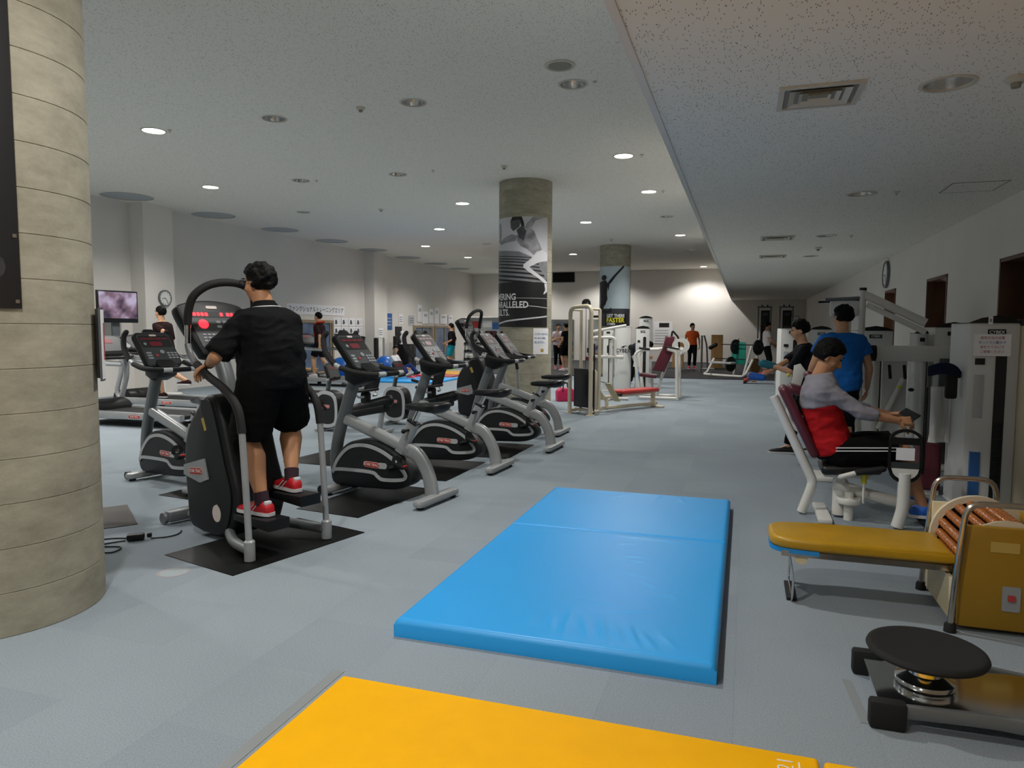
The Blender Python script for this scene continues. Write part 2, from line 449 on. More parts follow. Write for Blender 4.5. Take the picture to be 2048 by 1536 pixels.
# corridor beyond the doors
wall_box('wall_corridor', 4.6, 4.8, -1, 18, 0, 2.9)
wall_box('wall_corridor_end', XR + .24, 4.6, 18, 18.2, 0, 2.9)
struct(MB().box((3.7, 8.5, 2.85), (1.95, 19.2, .1)).build('ceiling_corridor', 'wall_white', smooth=0))
t = thing('corridor_light', 'lit panel lamp on the corridor ceiling seen through the doorways', 'lamp', (3.7, 16.0, 2.8))
MB().box((0, 0, -.03), (.3, 1.2, .05), bev=.01).build('housing', 'vent_paint', t); MB().box((0, 0, -.058), (.26, 1.15, .008)).build('diffuser', 'lens_lit', t)
ld = bpy.data.lights.new('tube', 'AREA'); ld.shape = 'RECTANGLE'; ld.size = .26; ld.size_y = 1.1; ld.energy = 60; ld.color = (1, .93, .84)
lo = bpy.data.objects.new('tube', ld); COL.objects.link(lo); lo.parent = t; lo.location = (0, 0, -.08)
t = tag(MB().tube(fillet([(4.5, 7.2, .75), (4.5, 9.2, 1.45), (4.5, 9.9, 1.45)], .1), .03).build('stair_handrail', 'door_wood'), 'sloping wooden handrail beyond the nearest doorway', 'handrail')
MB().cyl((4.6, 8.0, .95), (4.5, 8.0, .98), .015).build('bracket', 'chrome', t); MB().cyl((4.6, 9.4, 1.4), (4.5, 9.4, 1.4), .015).build('bracket', 'chrome', t)

# ------------------------------------------------------------------ ceilings with real openings for the fittings
LR = .15
FIT = {}      # column x -> list of (y, hole radius)
lit, unlit = [], []
ROWS = [-2.4, 1.1, 4.6, 8.08, 11.55, 14.65, 18.15, 21.6, 25.4, 28.6, 31.6]
LIT = {(-7.9, 8.08), (-9.95, 11.55), (-5.93, 14.65), (-8.03, 18.15), (-10.1, 21.7), (-10.1, 25.5), (-1.89, 11.45), (-1.88, 14.5), (-3.93, 18.1), (-1.84, 21.3), (-6.0, 25.5), (-1.75, 31.95),
       (-1.89, 4.6), (-9.95, 4.6), (-7.9, 4.6), (-9.95, 8.08), (-1.89, 1.1), (-1.89, -2.4), (-5.93, -2.4), (-6.0, 31.6), (-10.1, 31.6)}
OFF = {(-3.9, 8.05), (-5.93, 8.1), (-5.93, 11.6), (-7.9, 11.55), (-9.95, 14.62), (-1.9, 8.0), (-1.86, 17.75), (-7.95, 21.7), (-1.84, 25.3), (-3.93, 1.1), (-7.9, 1.1), (-5.93, 4.6)}
STRIPS = [(-12.38, -13.1, -11.3), (-10.0, -11.3, -8.95), (-7.95, -8.95, -6.95), (-5.95, -6.95, -4.95), (-3.92, -4.95, -2.95), (-1.87, -2.95, XS)]
def strip(x):
    for k, s_ in enumerate(STRIPS):
        if s_[1] < x < s_[2]: return k
HOLES = {k: [] for k in range(6)}
for (x, y) in LIT | OFF: HOLES[strip(x)].append((x, y, LR))
DISCS = [(-12.36, 11.85), (-12.36, 14.4), (-12.36, 17.0), (-12.36, 19.6), (-12.36, 22.2), (-12.36, 24.9), (-12.36, 27.5), (-12.36, 30.1), (-12.36, 9.2), (-12.36, 6.6)]
for x, y in DISCS: HOLES[0].append((x + .02, y, .5))
def holed(mb, x0, x1, y0, y1, z, holes, n=32):
    """rectangle at height z with round openings, cut into slabs along y"""
    hs = sorted(holes, key=lambda h: h[1]); y = y0
    for (hx, hy, r) in hs:
        a, b = hy - r - .04, hy + r + .04
        if a > y: mb.add([(x0, y, z), (x0, a, z), (x1, a, z), (x1, y, z)], [(0, 1, 2, 3)])
        vs = []; fs = []
        qs = sorted([2 * math.pi * k / n for k in range(n)] + [math.atan2(yy - hy, xx - hx) % (2 * math.pi) for xx in (x0, x1) for yy in (a, b)])
        for q in qs:
            c, s_ = math.cos(q), math.sin(q)
            tt = min(((x1 - hx) if c > 0 else (x0 - hx)) / c if abs(c) > 1e-9 else 1e9, ((b - hy) if s_ > 0 else (a - hy)) / s_ if abs(s_) > 1e-9 else 1e9)
            vs += [(hx + r * c, hy + r * s_, z), (hx + tt * c, hy + tt * s_, z)]
        for k in range(len(qs)):
            j = (k + 1) % len(qs); fs.append((2*k, 2*j, 2*j + 1, 2*k + 1))
        mb.add(vs, fs)
        y = b
    mb.add([(x0, y, z), (x0, y1, z), (x1, y1, z), (x1, y, z)], [(0, 1, 2, 3)])
cm = MB()
for k, s_ in enumerate(STRIPS): holed(cm, s_[1], s_[2], YB, YF, ZH, HOLES[k])
struct(cm.build('ceiling', 'ceiling_board', smooth=0))
struct(MB().box(((XL+XS)/2, (YB+YF)/2, ZH + .45), (XS-XL+.4, YF-YB+.4, .1)).build('ceiling_slab', 'concrete_dark', smooth=0))
LOFF = [(1.02, 4.53), (1.07, 11.1), (1.1, 14.0), (1.06, 7.83), (1.08, 1.1)]
cl = MB(); holed(cl, XS, XR + .1, YB, YF, ZL, [(x, y, .125) for x, y in LOFF])
struct(cl.build('ceiling_lower', 'ceiling_board', smooth=0))
struct(MB().box((XS + .02, (YB+YF)/2, (ZH+ZL)/2), (.04, YF-YB, ZH-ZL+.02)).box(((XS+XR)/2+.1, (YB+YF)/2, ZL + .4), (XR-XS, YF-YB, .06)).build('wall_fascia', 'wall_white', smooth=0))
struct(MB().box((XS + .012, (YB+YF)/2, ZL - .003), (.03, YF-YB, .012), bev=.003).build('trim_1', 'vent_paint'))

def downlight(x, y, z, r, on, label, group):
    t = thing('ceiling_light', label, 'ceiling light', (x, y, z), 0, group)
    MB().lathe([(r, .002), (r + .018, .0), (r + .018, -.006), (r - .004, -.008), (r - .008, .004)], 28, cap=False).build('trim_ring', 'vent_paint', t)
    if on:
        MB().lathe([(.001, .006), (r - .004, .006), (r - .004, .02), (.001, .02)], 28).build('lens', 'lens_lit', t)
        ld = bpy.data.lights.new('lamp', 'SPOT'); ld.energy = LAMP_W; ld.spot_size = R(144); ld.spot_blend = .5; ld.shadow_soft_size = .11; ld.color = (1, .972, .93)
        lo = bpy.data.objects.new('lamp', ld); COL.objects.link(lo); lo.parent = t; lo.location = (0, 0, -.03)
    else:
        MB().lathe([(r, .0), (r * .96, .03), (r * .8, .11), (r * .5, .15), (.001, .15)], 28, cap=False).build('reflector', 'lamp_reflector', t)
        MB().lathe([(.001, .05), (.03, .055), (.035, .09), (.03, .15), (.001, .15)], 14).build('bulb', 'paper', t)
    return t
def place_words(x, y):
    line = ['along the low ceiling edge', 'in line with the concrete columns', 'one line left of the concrete columns', 'two lines left of the concrete columns', 'in the line nearest the left wall'][int(round((-x - 1.9) / 2.02))]
    rows = dict(zip((8.08, 11.55, 14.65, 18.1, 21.6, 25.4, 31.6, 4.6, 1.1, -2.4), ['%s row in view' % w_ for w_ in ('first', 'second', 'third', 'fourth', 'fifth', 'sixth', 'last')] + ['row above the blue mat', 'row above the yellow mat', 'row behind the camera']))
    return line + ', ' + rows[min(rows, key=lambda r_: abs(r_ - y))]
for x, y in sorted(LIT):
    p_ = place_words(x, y); downlight(x, y, ZH, LR, True, 'round lit ceiling downlight ' + p_ if p_ else 'round lit ceiling downlight behind the camera', 'lit downlights of the high ceiling')
for x, y in sorted(OFF):
    p_ = place_words(x, y); downlight(x, y, ZH, LR, False, 'unlit ceiling downlight ' + p_ if p_ else 'unlit ceiling downlight behind the camera', 'unlit downlights of the high ceiling')
LW = ['switched off chrome downlight next to the big square vent on the low ceiling', 'second unlit downlight along the low ceiling beside the far vent pair', 'farthest unlit downlight on the low ceiling by the wall clock', 'small unlit downlight between the square vent and the ceiling hatch', 'unlit downlight of the low ceiling above the yellow mats']
for (x, y), l in zip(LOFF, LW): downlight(x, y, ZL, .125, False, l, 'unlit downlights of the low ceiling')
DW = ['nearest', 'second', 'third', 'fourth', 'fifth', 'sixth', 'seventh', 'farthest']
for k, (x, y) in enumerate(DISCS):
    t = thing('ceiling_disc', ('large grey ceiling disc along the left wall, %s of the row in view' % DW[k]) if k < 8 else 'large grey ceiling disc along the left wall, %s one hidden behind the near column' % ('farther', 'nearer')[k - 8], 'ceiling disc', (x + .02, y, ZH), 0, 'grey discs along the left wall')
    MB().lathe([(.001, .012), (.5, .012), (.5, .05), (.001, .05)], 36).build('panel', 'recess_disc', t)
    MB().lathe([(.5, .001), (.51, -.004), (.494, -.004), (.494, .012)], 36, cap=False).build('rim', 'vent_paint', t)
# small ceiling fittings
for (x, y, z, l) in ((-3.92, 11.55, ZH, 'small smoke detector in front of the poster column'), (-8.0, 14.8, ZH, 'small smoke detector over the treadmill area'), (-3.9, 21.6, ZH, 'small smoke detector in front of the far poster column'),
                     (-4.61, 8.03, ZH, 'tiny ceiling sensor beside the unlit downlight'), (1.1, 12.6, ZL, 'dark smoke detector between the two slim vents'), (1.34, 4.53, ZL, 'dark detector at the right end of the low ceiling')):
    t = thing('smoke_detector', l, 'detector', (x, y, z))
    MB().lathe([(.001, -.001), (.055, -.001), (.055, -.018), (.04, -.03), (.001, -.03)], 16).build('base', 'vent_paint', t)
    MB().lathe([(.001, -.03), (.026, -.03), (.022, -.055), (.001, -.058)], 14).build('sensor', 'lens_off', t)
for (x, y, z, l) in ((-1.65, 7.98, ZH, 'beside the round speaker grille'), (-7.66, 8.12, ZH, 'beside the nearest lit downlight on the left'), (-7.6, 11.6, ZH, 'left of the middle, beside an unlit downlight'), (-1.6, 11.45, ZH, 'beside the first lit downlight along the low ceiling edge'), (-1.6, 14.5, ZH, 'beside the second lit downlight along the low ceiling edge'), (-5.2, 11.5, ZH, 'alone left of the smoke detector'), (1.37, 7.82, ZL, 'left of the low ceiling hatch'), (1.4, 11.13, ZL, 'far along the low ceiling')):
    t = thing('sprinkler', 'tiny sprinkler head ' + l, 'sprinkler', (x, y, z), 0, 'sprinkler heads on the ceilings')
    MB().lathe([(.001, -.001), (.03, -.001), (.028, -.008), (.001, -.01)], 14).build('rosette', 'vent_paint', t)
    MB().lathe([(.001, -.01), (.012, -.01), (.012, -.03), (.02, -.032), (.001, -.034)], 10).build('nozzle', 'chrome', t)
# speaker over the aisle
t = thing('ceiling_speaker', 'round cream speaker grille on the high ceiling nearest the ceiling edge', 'speaker', (-1.9, 7.4, ZH))
MB().lathe([(.001, -.001), (.16, -.001), (.16, -.012), (.135, -.016), (.13, -.006), (.001, -.006)], 30).build('rim', 'vent_paint', t)
MB().lathe([(.001, -.006), (.12, -.006), (.115, -.014), (.001, -.018)], 30).build('grille', 'lens_off', t)
def vent(x, y, sx, sy, label):
    t = thing('ceiling_vent', label, 'air vent', (x, y, ZL))
    for k, f in enumerate((1.0, .74, .5, .28)):
        a, b = sx * f / 2, sy * f / 2; w_ = .03 if k == 0 else .012
        mb = MB(); z0 = -.012 + (.006 if k else 0)
        oo = [(-a, -b), (a, -b), (a, b), (-a, b)]; ii = [(-a + w_, -b + w_), (a - w_, -b + w_), (a - w_, b - w_), (-a + w_, b - w_)]
        if k == 0: mb.ring(oo, ii, -.014, -.001, 'xy'); mb.build('frame', 'vent_paint', t)
        else:
            i2 = [(p[0] * .80, p[1] * .80) for p in oo]
            vs = [(p[0], p[1], -.018) for p in oo] + [(p[0], p[1], -.003) for p in i2]
            mb.add(vs, [(i, (i+1) % 4, 4 + (i+1) % 4, 4 + i) for i in range(4)]); mb.build('louvre', 'vent_paint', t, 0)
    MB().box((0, 0, -.002), (sx * .95, sy * .95, .002)).build('throat', 'lens_off', t)
vent(.37, 4.53, .44, .42, 'large square white air vent on the low ceiling near the camera')
vent(.42, 11.15, .46, .46, 'middle square air vent on the low ceiling')
vent(.45, 13.85, .46, .46, 'farthest square air vent on the low ceiling')
t = thing('ceiling_hatch', 'flat square access hatch on the low ceiling by the right wall', 'hatch', (2.0, 7.77, ZL))
MB().ring([(-.23, -.25), (.23, -.25), (.23, .25), (-.23, .25)], [(-.218, -.238), (.218, -.238), (.218, .238), (-.218, .238)], -.004, -.0005, 'xy').build('frame', 'lens_off', t)
MB().box((0, 0, -.0015), (.434, .474, .003)).build('panel', 'ceiling_board', t)

# ------------------------------------------------------------------ concrete columns
CR = .5
band_me = {}
def column(x, y, label):
    t = thing('concrete_column', label, 'column', (x, y, 0))
    h = .21; n = 20
    for k in range(n):
        hh = h
        if (hh, k % 3) not in band_me:
            band_me[(hh, k % 3)] = MB().lathe([(CR - .004, .0), (CR, .003), (CR, hh - .003), (CR - .004, hh)], 56).mesh('concrete_band', 'concrete')
        put('concrete_band', band_me[(hh, k % 3)], t, loc=(0, 0, k * h))
    return t
colA = column(-3.68, 2.6, 'thick round concrete column at the left edge, nearest the camera')
colB = column(-3.98, 13.0, 'round concrete column with the large sprinter poster')
colC = column(-4.08, 23.4, 'far round concrete column with the reaching athlete poster')
def wrap(t, u0, u1, v0, v1, theta0, material, name, off=.004, thick=.004, n=20, label=None):
    """rectangular sheet wrapped on a column of radius CR, u along the arc"""
    mb = MB(); vs = []; fs = []
    for k in range(n + 1):
        q = theta0 + (u0 + (u1 - u0) * k / n) / CR
        for rr in (CR + off, CR + off + thick):
            for z in (v0, v1): vs.append((rr * math.cos(q), rr * math.sin(q), z))
    for k in range(n):
        a, b = 4 * k, 4 * k + 4
        fs += [(a + 2, b + 2, b + 3, a + 3), (a, a + 1, b + 1, b), (a + 1, a + 3, b + 3, b + 1), (a, b, b + 2, a + 2)]
    fs += [(0, 2, 3, 1), (4*n, 4*n + 1, 4*n + 3, 4*n + 2)]
    return mb.add(vs, fs).build(name, material, t, 30, label)
def wrap_poly(t, polys, theta0, material, name, off=.0095, step=.04):
    """flat printed outlines bent round a column"""
    bm = bmesh.new()
    for poly in polys:
        try: bm.faces.new([bm.verts.new((p[0], p[1], 0)) for p in poly])
        except Exception: pass
    bmesh.ops.triangulate(bm, faces=bm.faces[:])
    us = [v.co.x for v in bm.verts]; u = min(us) + step
    while u < max(us):
        bmesh.ops.bisect_plane(bm, geom=bm.verts[:] + bm.edges[:] + bm.faces[:], plane_co=(u, 0, 0), plane_no=(1, 0, 0)); u += step
    bm.verts.index_update(); mb = MB()
    vs = []
    for v in bm.verts:
        q = theta0 + v.co.x / CR; rr = CR + off; vs.append((rr * math.cos(q), rr * math.sin(q), v.co.y))
    fs = [[v.index for v in f.verts] for f in bm.faces]; bm.free(); mb.add(vs, fs); return mb.build(name, material, t, 60)
def wrap_text(t, body, size, u, v, theta0, material, align='LEFT', bold=0, sx=1, off=.011, sy=1):
    me = text_mesh(body, size, align=align, depth=0, bold=bold, sx=sx).copy(); me.materials.clear(); me.materials.append(MATS[material])
    for vt in me.vertices:
        q = theta0 + (vt.co.x + u) / CR; rr = CR + off; vt.co = Vector((rr * math.cos(q), rr * math.sin(q), vt.co.y * sy + v))
    return put('lettering', me, t)

# ------------------------------------------------------------------ posters
def poster(t, theta0, cx, rr_, zfun, rect, name, label):
    def U(X): return CR * math.asin(max(-.999, min(.999, (X - cx) / rr_)))
    def PP(*pts): return [(U(p[0]), zfun(p[1])) for p in pts]
    return U, PP
THB = math.atan2(-13.0, 3.98)
zB = lambda Y: 3.5 - (Y - 465.6) * .00192
U, PP = poster(colB, THB, 355, 242, zB, None, '', '')
pB = thing('sprinter_poster', 'tall black and white sprinter poster wrapped round the middle column', 'poster', (-3.98, 13.0, 0))
mat('print_sky', '#c4c4ca', .55, var=.12, vs=1.2); mat('print_black', '#131316', .45); mat('print_dark', '#333338', .5); mat('print_skin', '#8b8b90', .5, var=.5, vs=6); mat('print_skin_dark', '#4a4a4e', .5, var=.3, vs=8); mat('print_light', '#d2d2d6', .5); mat('print_blue', '#b4c3c9', .55, var=.15, vs=1); mat('print_mid', '#7b7b80', .5, var=.1)
U1 = U(548)
wrap(pB, -.8, U1, zB(1505), zB(462), THB, 'print_sky', 'sheet')
wrap(pB, -.8, U1, zB(1505), zB(1078), THB, 'print_black', 'print_ground', off=.0085, thick=.0005)
wrap_poly(pB, [[(-.8, zB(700)), (U(120), zB(765)), (U(300), zB(790)), (U(430), zB(850)), (U1, zB(930)), (U1, zB(1078)), (-.8, zB(1078))]], THB, 'print_mid', 'print_stand', off=.0088)
wrap_poly(pB, [[(-.8, zB(y0 - 14)), (U(120), zB(y0)), (U1, zB(y0 + 45 + k * 2)), (U1, zB(y0 + 52 + k * 4)), (U(120), zB(y0 + 7 + k * 2)), (-.8, zB(y0 - 6))] for k, y0 in enumerate((815, 838, 862, 890, 920, 955, 995, 1035))], THB, 'print_black', 'print_stripes', off=.0093)
wrap_poly(pB, [PP((275, 640), (330, 600), (400, 570), (430, 600), (465, 690), (500, 770), (450, 790), (430, 825), (370, 770), (310, 735), (285, 700)),
               PP((345, 570), (370, 520), (420, 465), (520, 465), (440, 500), (410, 560), (370, 585)),
               PP((132, 690), (160, 660), (235, 625), (280, 640), (270, 690), (190, 700), (140, 715)),
               PP((122, 690), (126, 520), (138, 500), (144, 560), (140, 690))], THB, 'print_skin', 'print_figure', off=.0098)
wrap_poly(pB, [PP((430, 825), (500, 770), (548, 800), (548, 870), (470, 890), (400, 930), (360, 960), (335, 940), (340, 910), (400, 860)),
               PP((350, 950), (385, 935), (450, 990), (545, 1070), (545, 1085), (520, 1085), (440, 1020), (380, 980))], THB, 'print_light', 'print_leg', off=.0099)
wrap_poly(pB, [PP((470, 892), (546, 872), (546, 1060), (530, 1030), (480, 950))], THB, 'print_mid', 'print_back_leg', off=.0099)
wrap_poly(pB, [PP((222, 500), (232, 480), (290, 470), (310, 520), (300, 560), (250, 598), (228, 570)), PP((275, 590), (330, 540), (362, 600), (340, 690), (300, 660))], THB, 'print_skin_dark', 'print_face', off=.0101)
wrap_poly(pB, [PP((232, 478), (240, 463), (322, 463), (340, 520), (345, 560), (318, 548), (305, 500), (285, 490), (236, 502))], THB, 'print_black', 'print_hair', off=.0104)
wrap_poly(pB, [PP((522, 1092), (546, 1086), (546, 1165), (520, 1192), (513, 1185), (530, 1150)), PP((120, 1470), (200, 1440), (546, 1395), (546, 1408), (200, 1455), (120, 1482)),
               PP((380, 1300), (546, 1318), (546, 1324), (380, 1306)), PP((270, 1228), (546, 1230), (546, 1233), (270, 1231))], THB, 'print_light', 'print_lines', off=.0099)
for body, y, xr in (('POWERING', 1220, 275), ('UNPARALLELED', 1295, 383), ('RESULTS.', 1370, 218)):
    wrap_text(pB, body, .165, U(xr), zB(y), THB, 'ink_white', 'RIGHT', .004, .82, off=.0155)
t = thing('column_notice', 'white notice sheet taped on the middle column below the poster', 'notice', (-3.98, 13.0, 0))
un0, un1 = CR * math.asin(.30), CR * math.asin(.86)
wrap(t, un0, un1, 1.0, 1.48, THB, 'paper', 'sheet', off=.003, thick=.001)
for k, tx in enumerate(('インターバルタイム', 'サーキット中は', 'お休み下さい。')):
    wrap_text(t, tx, .048, un0 + .02, 1.37 - k * .075, THB, 'ink_blue', 'LEFT', .001, .75, off=.008)
wrap(t, (un0+un1)/2 - .03, (un0+un1)/2 + .04, 1.04, 1.10, THB, 'label_yellow', 'printed_star', off=.0045, thick=.0005)
THC = math.atan2(-23.4, 4.08)
zC = lambda Y: 3.51 - ((Y / 4.8 + 340) - 533) * .01622
U, PP = poster(colC, THC, 1231, 141, zC, None, '', '')
pC = thing('reaching_poster', 'blue grey poster of a reaching athlete on the far column', 'poster', (-4.08, 23.4, 0))
wrap(pC, -.72, .6, zC(1500), zC(928), THC, 'print_blue', 'sheet')
wrap(pC, -.72, .6, zC(1500), zC(1330), THC, 'print_dark', 'print_ground', off=.0085, thick=.0005)
wrap_poly(pC, [PP((1165, 1085), (1215, 1020), (1300, 922), (1312, 935), (1245, 1015), (1190, 1095)), PP((1108, 1030), (1120, 1010), (1148, 1012), (1158, 1035), (1145, 1060), (1118, 1062)),
               PP((1093, 1075), (1150, 1060), (1168, 1090), (1160, 1190), (1166, 1240), (1145, 1300), (1105, 1300), (1102, 1200)), PP((1102, 1285), (1143, 1285), (1118, 1370), (1105, 1495), (1090, 1495), (1100, 1370)),
               PP((1112, 1345), (1170, 1350), (1198, 1318), (1208, 1365), (1130, 1375)), PP((1160, 1090), (1186, 1086), (1172, 1165))], THC, 'print_black', 'print_figure', off=.0095)
wrap_poly(pC, [PP((1148, 1375), (1335, 1375), (1335, 1492), (1148, 1492))], THC, 'print_black', 'print_box', off=.0093)
wrap_text(pC, 'GET THERE', .15, U(1160), zC(1400), THC, 'ink_white', 'LEFT', .004, .78, off=.018)
wrap_text(pC, 'FASTER', .20, U(1160), zC(1442), THC, 'ink_yellow', 'LEFT', .006, .88, off=.018)
wrap_text(pC, 'CYBEX', .09, U(1165), zC(1478), THC, 'ink_white', 'LEFT', .003, .95, off=.018)
# near column: black banner and the white leaflet seen edge on
THA = math.atan2(-2.6, 3.68)
pA = thing('black_banner', 'black banner hanging on the near concrete column, cut by the left edge', 'banner', (-3.68, 2.6, 0))
wrap(pA, -.75, .155, 1.54, 4.15, THA, 'print_black', 'sheet', off=.004, thick=.006, n=24)
wrap_poly(pA, [[(-.00 + .10 * math.cos(q), 2.45 + .16 * math.sin(q)) for q in [R(a) for a in range(-70, 100, 17)]] + [(-.00 + .08 * math.cos(q), 2.45 + .13 * math.sin(q)) for q in [R(a) for a in range(95, -75, -17)]],
               [(-.0 + .10 * math.cos(q), 1.73 + .08 * math.sin(q)) for q in [R(a) for a in range(0, 360, 24)]]], THA, 'print_dark', 'print_shape', off=.0112)
wrap(pA, .13, .146, 1.565, 1.581, THA, 'chrome', 'eyelet', off=.0102, thick=.003, n=4)
wrap(pA, .13, .146, 1.865, 1.881, THA, 'chrome', 'eyelet', off=.0102, thick=.003, n=4)
t = thing('column_leaflet', 'narrow white leaflet on a board at the right side of the near column', 'leaflet', (-3.68, 2.6, 0))
wrap(t, .60, .95, 1.17, 1.56, THA, 'ink_grey', 'backing', off=.03, thick=.008, n=8)
wrap(t, .61, .94, 1.18, 1.55, THA, 'paper', 'sheet', off=.0385, thick=.001, n=8)
wrap(t, .66, .82, 1.28, 1.48, THA, 'ink_red', 'printed_picture', off=.04, thick=.0003, n=6)

# ------------------------------------------------------------------ floor mats
def pad(name, label, cat, x0, y0, sx, sy, h, rz, top, edge, bev=.02, fold=None, group=None):
    t = thing(name, label, cat, (x0, y0, 0), rz, group)
    secs = [(0, sy)] if not fold else [(0, fold), (fold, sy)]
    for a, b in secs:
        m = MB().box((sx/2, (a+b)/2, h/2), (sx, b - a - (.004 if fold else 0), h), bev=bev, seg=4); m.build('pad_section', top, t, 60)
    return t
bm_ = thing('exercise_mat', 'large shiny bright blue folding exercise mat on the floor', 'mat', (-1.54, 2.93, 0))
RIDGES = [(.86, 1.55, .10, 25, .004), (.95, 1.30, .12, 12, .004), (.98, 1.22, .10, -8, .003), (1.0, .98, .13, -25, .004), (1.1, .84, .12, -40, .004), (1.18, .72, .10, 15, .0035), (1.24, .70, .07, -60, .003),
          (.72, .19, .16, 100, .004), (.79, .21, .24, 96, .0065), (.88, .20, .20, 108, .0055), (.96, .20, .24, 104, .0065), (1.03, .17, .18, 112, .005), (1.10, .17, .22, 110, .006), (1.17, .14, .15, 118, .005), (1.26, .16, .12, 122, .004), (.62, .17, .12, 94, .003),
          (1.05, .45, .22, 20, .003), (.90, .52, .2, -10, .0025), (.6, 2.84, .2, 60, .003), (.9, 2.88, .2, 80, .0035), (1.1, 2.84, .16, 110, .003), (.4, 1.62, .5, 4, .002), (1.0, 1.70, .5, -3, .003)]
def mat_section(y0, y1, h, sx=1.47, r=.026, st=.0125):
    nx = int(sx / st); ny = int((y1 - y0) / st); vs = []; fs = []
    for j in range(ny + 1):
        for i in range(nx + 1):
            x = sx * i / nx; y = y0 + (y1 - y0) * j / ny
            d = min(x, sx - x, y - y0, y1 - y); q = max(0, 1 - d / r)
            z = h - r * (1 - math.sqrt(max(0, 1 - q * q)))
            bump_ = .0022 * math.sin(x * 4.1 + y * 2.3) * math.sin(y * 3.7 - x * 1.9) * min(1, d / .15)
            for (cx_, cy_, l, a_, amp) in RIDGES:
                dx, dy = x - cx_, y - cy_
                if abs(dx) > .4 or abs(dy) > .4: continue
                c, s_ = math.cos(R(a_)), math.sin(R(a_)); u = dx * c + dy * s_; w_ = -dx * s_ + dy * c + .15 * u * u
                bump_ += amp * math.exp(-(u / (l * .55)) ** 2 - (w_ / .014) ** 2)
            vs.append((x, y, z + bump_ * min(1, d / .02)))
    W_ = nx + 1
    for j in range(ny):
        for i in range(nx): fs.append((j * W_ + i, j * W_ + i + 1, (j + 1) * W_ + i + 1, (j + 1) * W_ + i))
    rim = [i for i in range(W_)] + [j * W_ + nx for j in range(1, ny + 1)] + [ny * W_ + i for i in range(nx - 1, -1, -1)] + [j * W_ for j in range(ny - 1, 0, -1)]
    o = len(vs); n = len(rim)
    for k in rim: vs.append((vs[k][0], vs[k][1], 0.0))
    for k in range(n): fs.append((rim[k], o + k, o + (k + 1) % n, rim[(k + 1) % n]))
    fs.append(tuple(o + k for k in range(n))[::-1])
    MB().add(vs, fs).build('pad_section', 'mat_blue', bm_, 50)
mat_section(0, 1.779, .085); mat_section(1.783, 3.02, .085)
ym = pad('yellow_mat', 'large yellow mat with a white 21 printed in its corner', 'mat', -1.52, -.35, 1.79, 2.8, .045, 0, 'mat_yellow', None, .014)
text('21', .075, 'ink_white', ym, Matrix(((0, -1, 0), (1, 0, 0), (0, 0, 1))), (1.687, 2.725, .0455), bold=-.001)
MB().box((1.727, 2.67, .0452), (.005, .16, .0012)).build('printed_line', 'ink_white', ym)
pad('yellow_mat', 'second yellow mat, only its corner showing at the bottom edge', 'mat', .285, -.35, 1.5, 2.79, .045, 0, 'mat_yellow', None, .014)
tag(MB().box((0, 0, .001), (.05, 1.1, .002)).build('floor_tape', 'tape_clear', loc=(-1.60, 2.0, 0)), 'worn clear tape strip along the yellow mat edge', 'tape')
def rubber_mat(x, y, sx, sy, rz, label, m='black_mat'):
    return tag(_rz(MB().box((0, 0, .0025), (sx, sy, .005), bev=.001).build('rubber_mat', m, loc=(x, y, 0)), rz), label, 'mat', 'black rubber mats under the machines')
def _rz(o, a): o.rotation_euler = (0, 0, R(a)); return o
rubber_mat(-3.02, 3.98, .70, 1.08, -15, 'black rubber mat under the stair climber with the man in black')
rubber_mat(-3.02, 5.33, .62, 1.10, -8, 'black rubber mat under the nearest exercise bike')
rubber_mat(-2.99, 6.71, .64, 1.04, -1, 'black rubber mat under the second exercise bike of the row')
rubber_mat(-2.81, 8.02, .64, 1.04, 0, 'black rubber mat under the third exercise bike of the row')
rubber_mat(-4.44, 5.34, .62, 1.08, -8, 'black rubber mat behind the stair climber')
rubber_mat(-4.42, 7.05, .62, 1.08, -4, 'black rubber mat left of the nearest bike in front of the recumbent bike')
rubber_mat(-4.84, 3.86, .70, 1.05, -38, 'dark brown mat beside the near column', 'brown_mat')

# ------------------------------------------------------------------ badge used on the fitness machines
def badge(t, x, z, y, sgn, w_=.16, h=.045, tilt=0, word='STAR TRAC'):
    """red oval badge on a side panel facing local sgn*y"""
    M = facing((0, sgn, 0)) @ rotm(tilt, 'Z')
    for (k, ww, hh, mt) in ((0, w_, h, 'badge_light'), (1, w_ * .95, h * .84, 'badge_red')):
        mb = MB().prism(rrect(ww, hh, hh * .49, 5), 0, .002, 'xy'); mb.xf(M, (x, y + sgn * (.001 + .002 * k), z)); mb.build('badge', mt, t)
    text(word, h * .62, 'badge_light', t, M, (x, y + sgn * .0055, z), bold=.001, sx=.95)

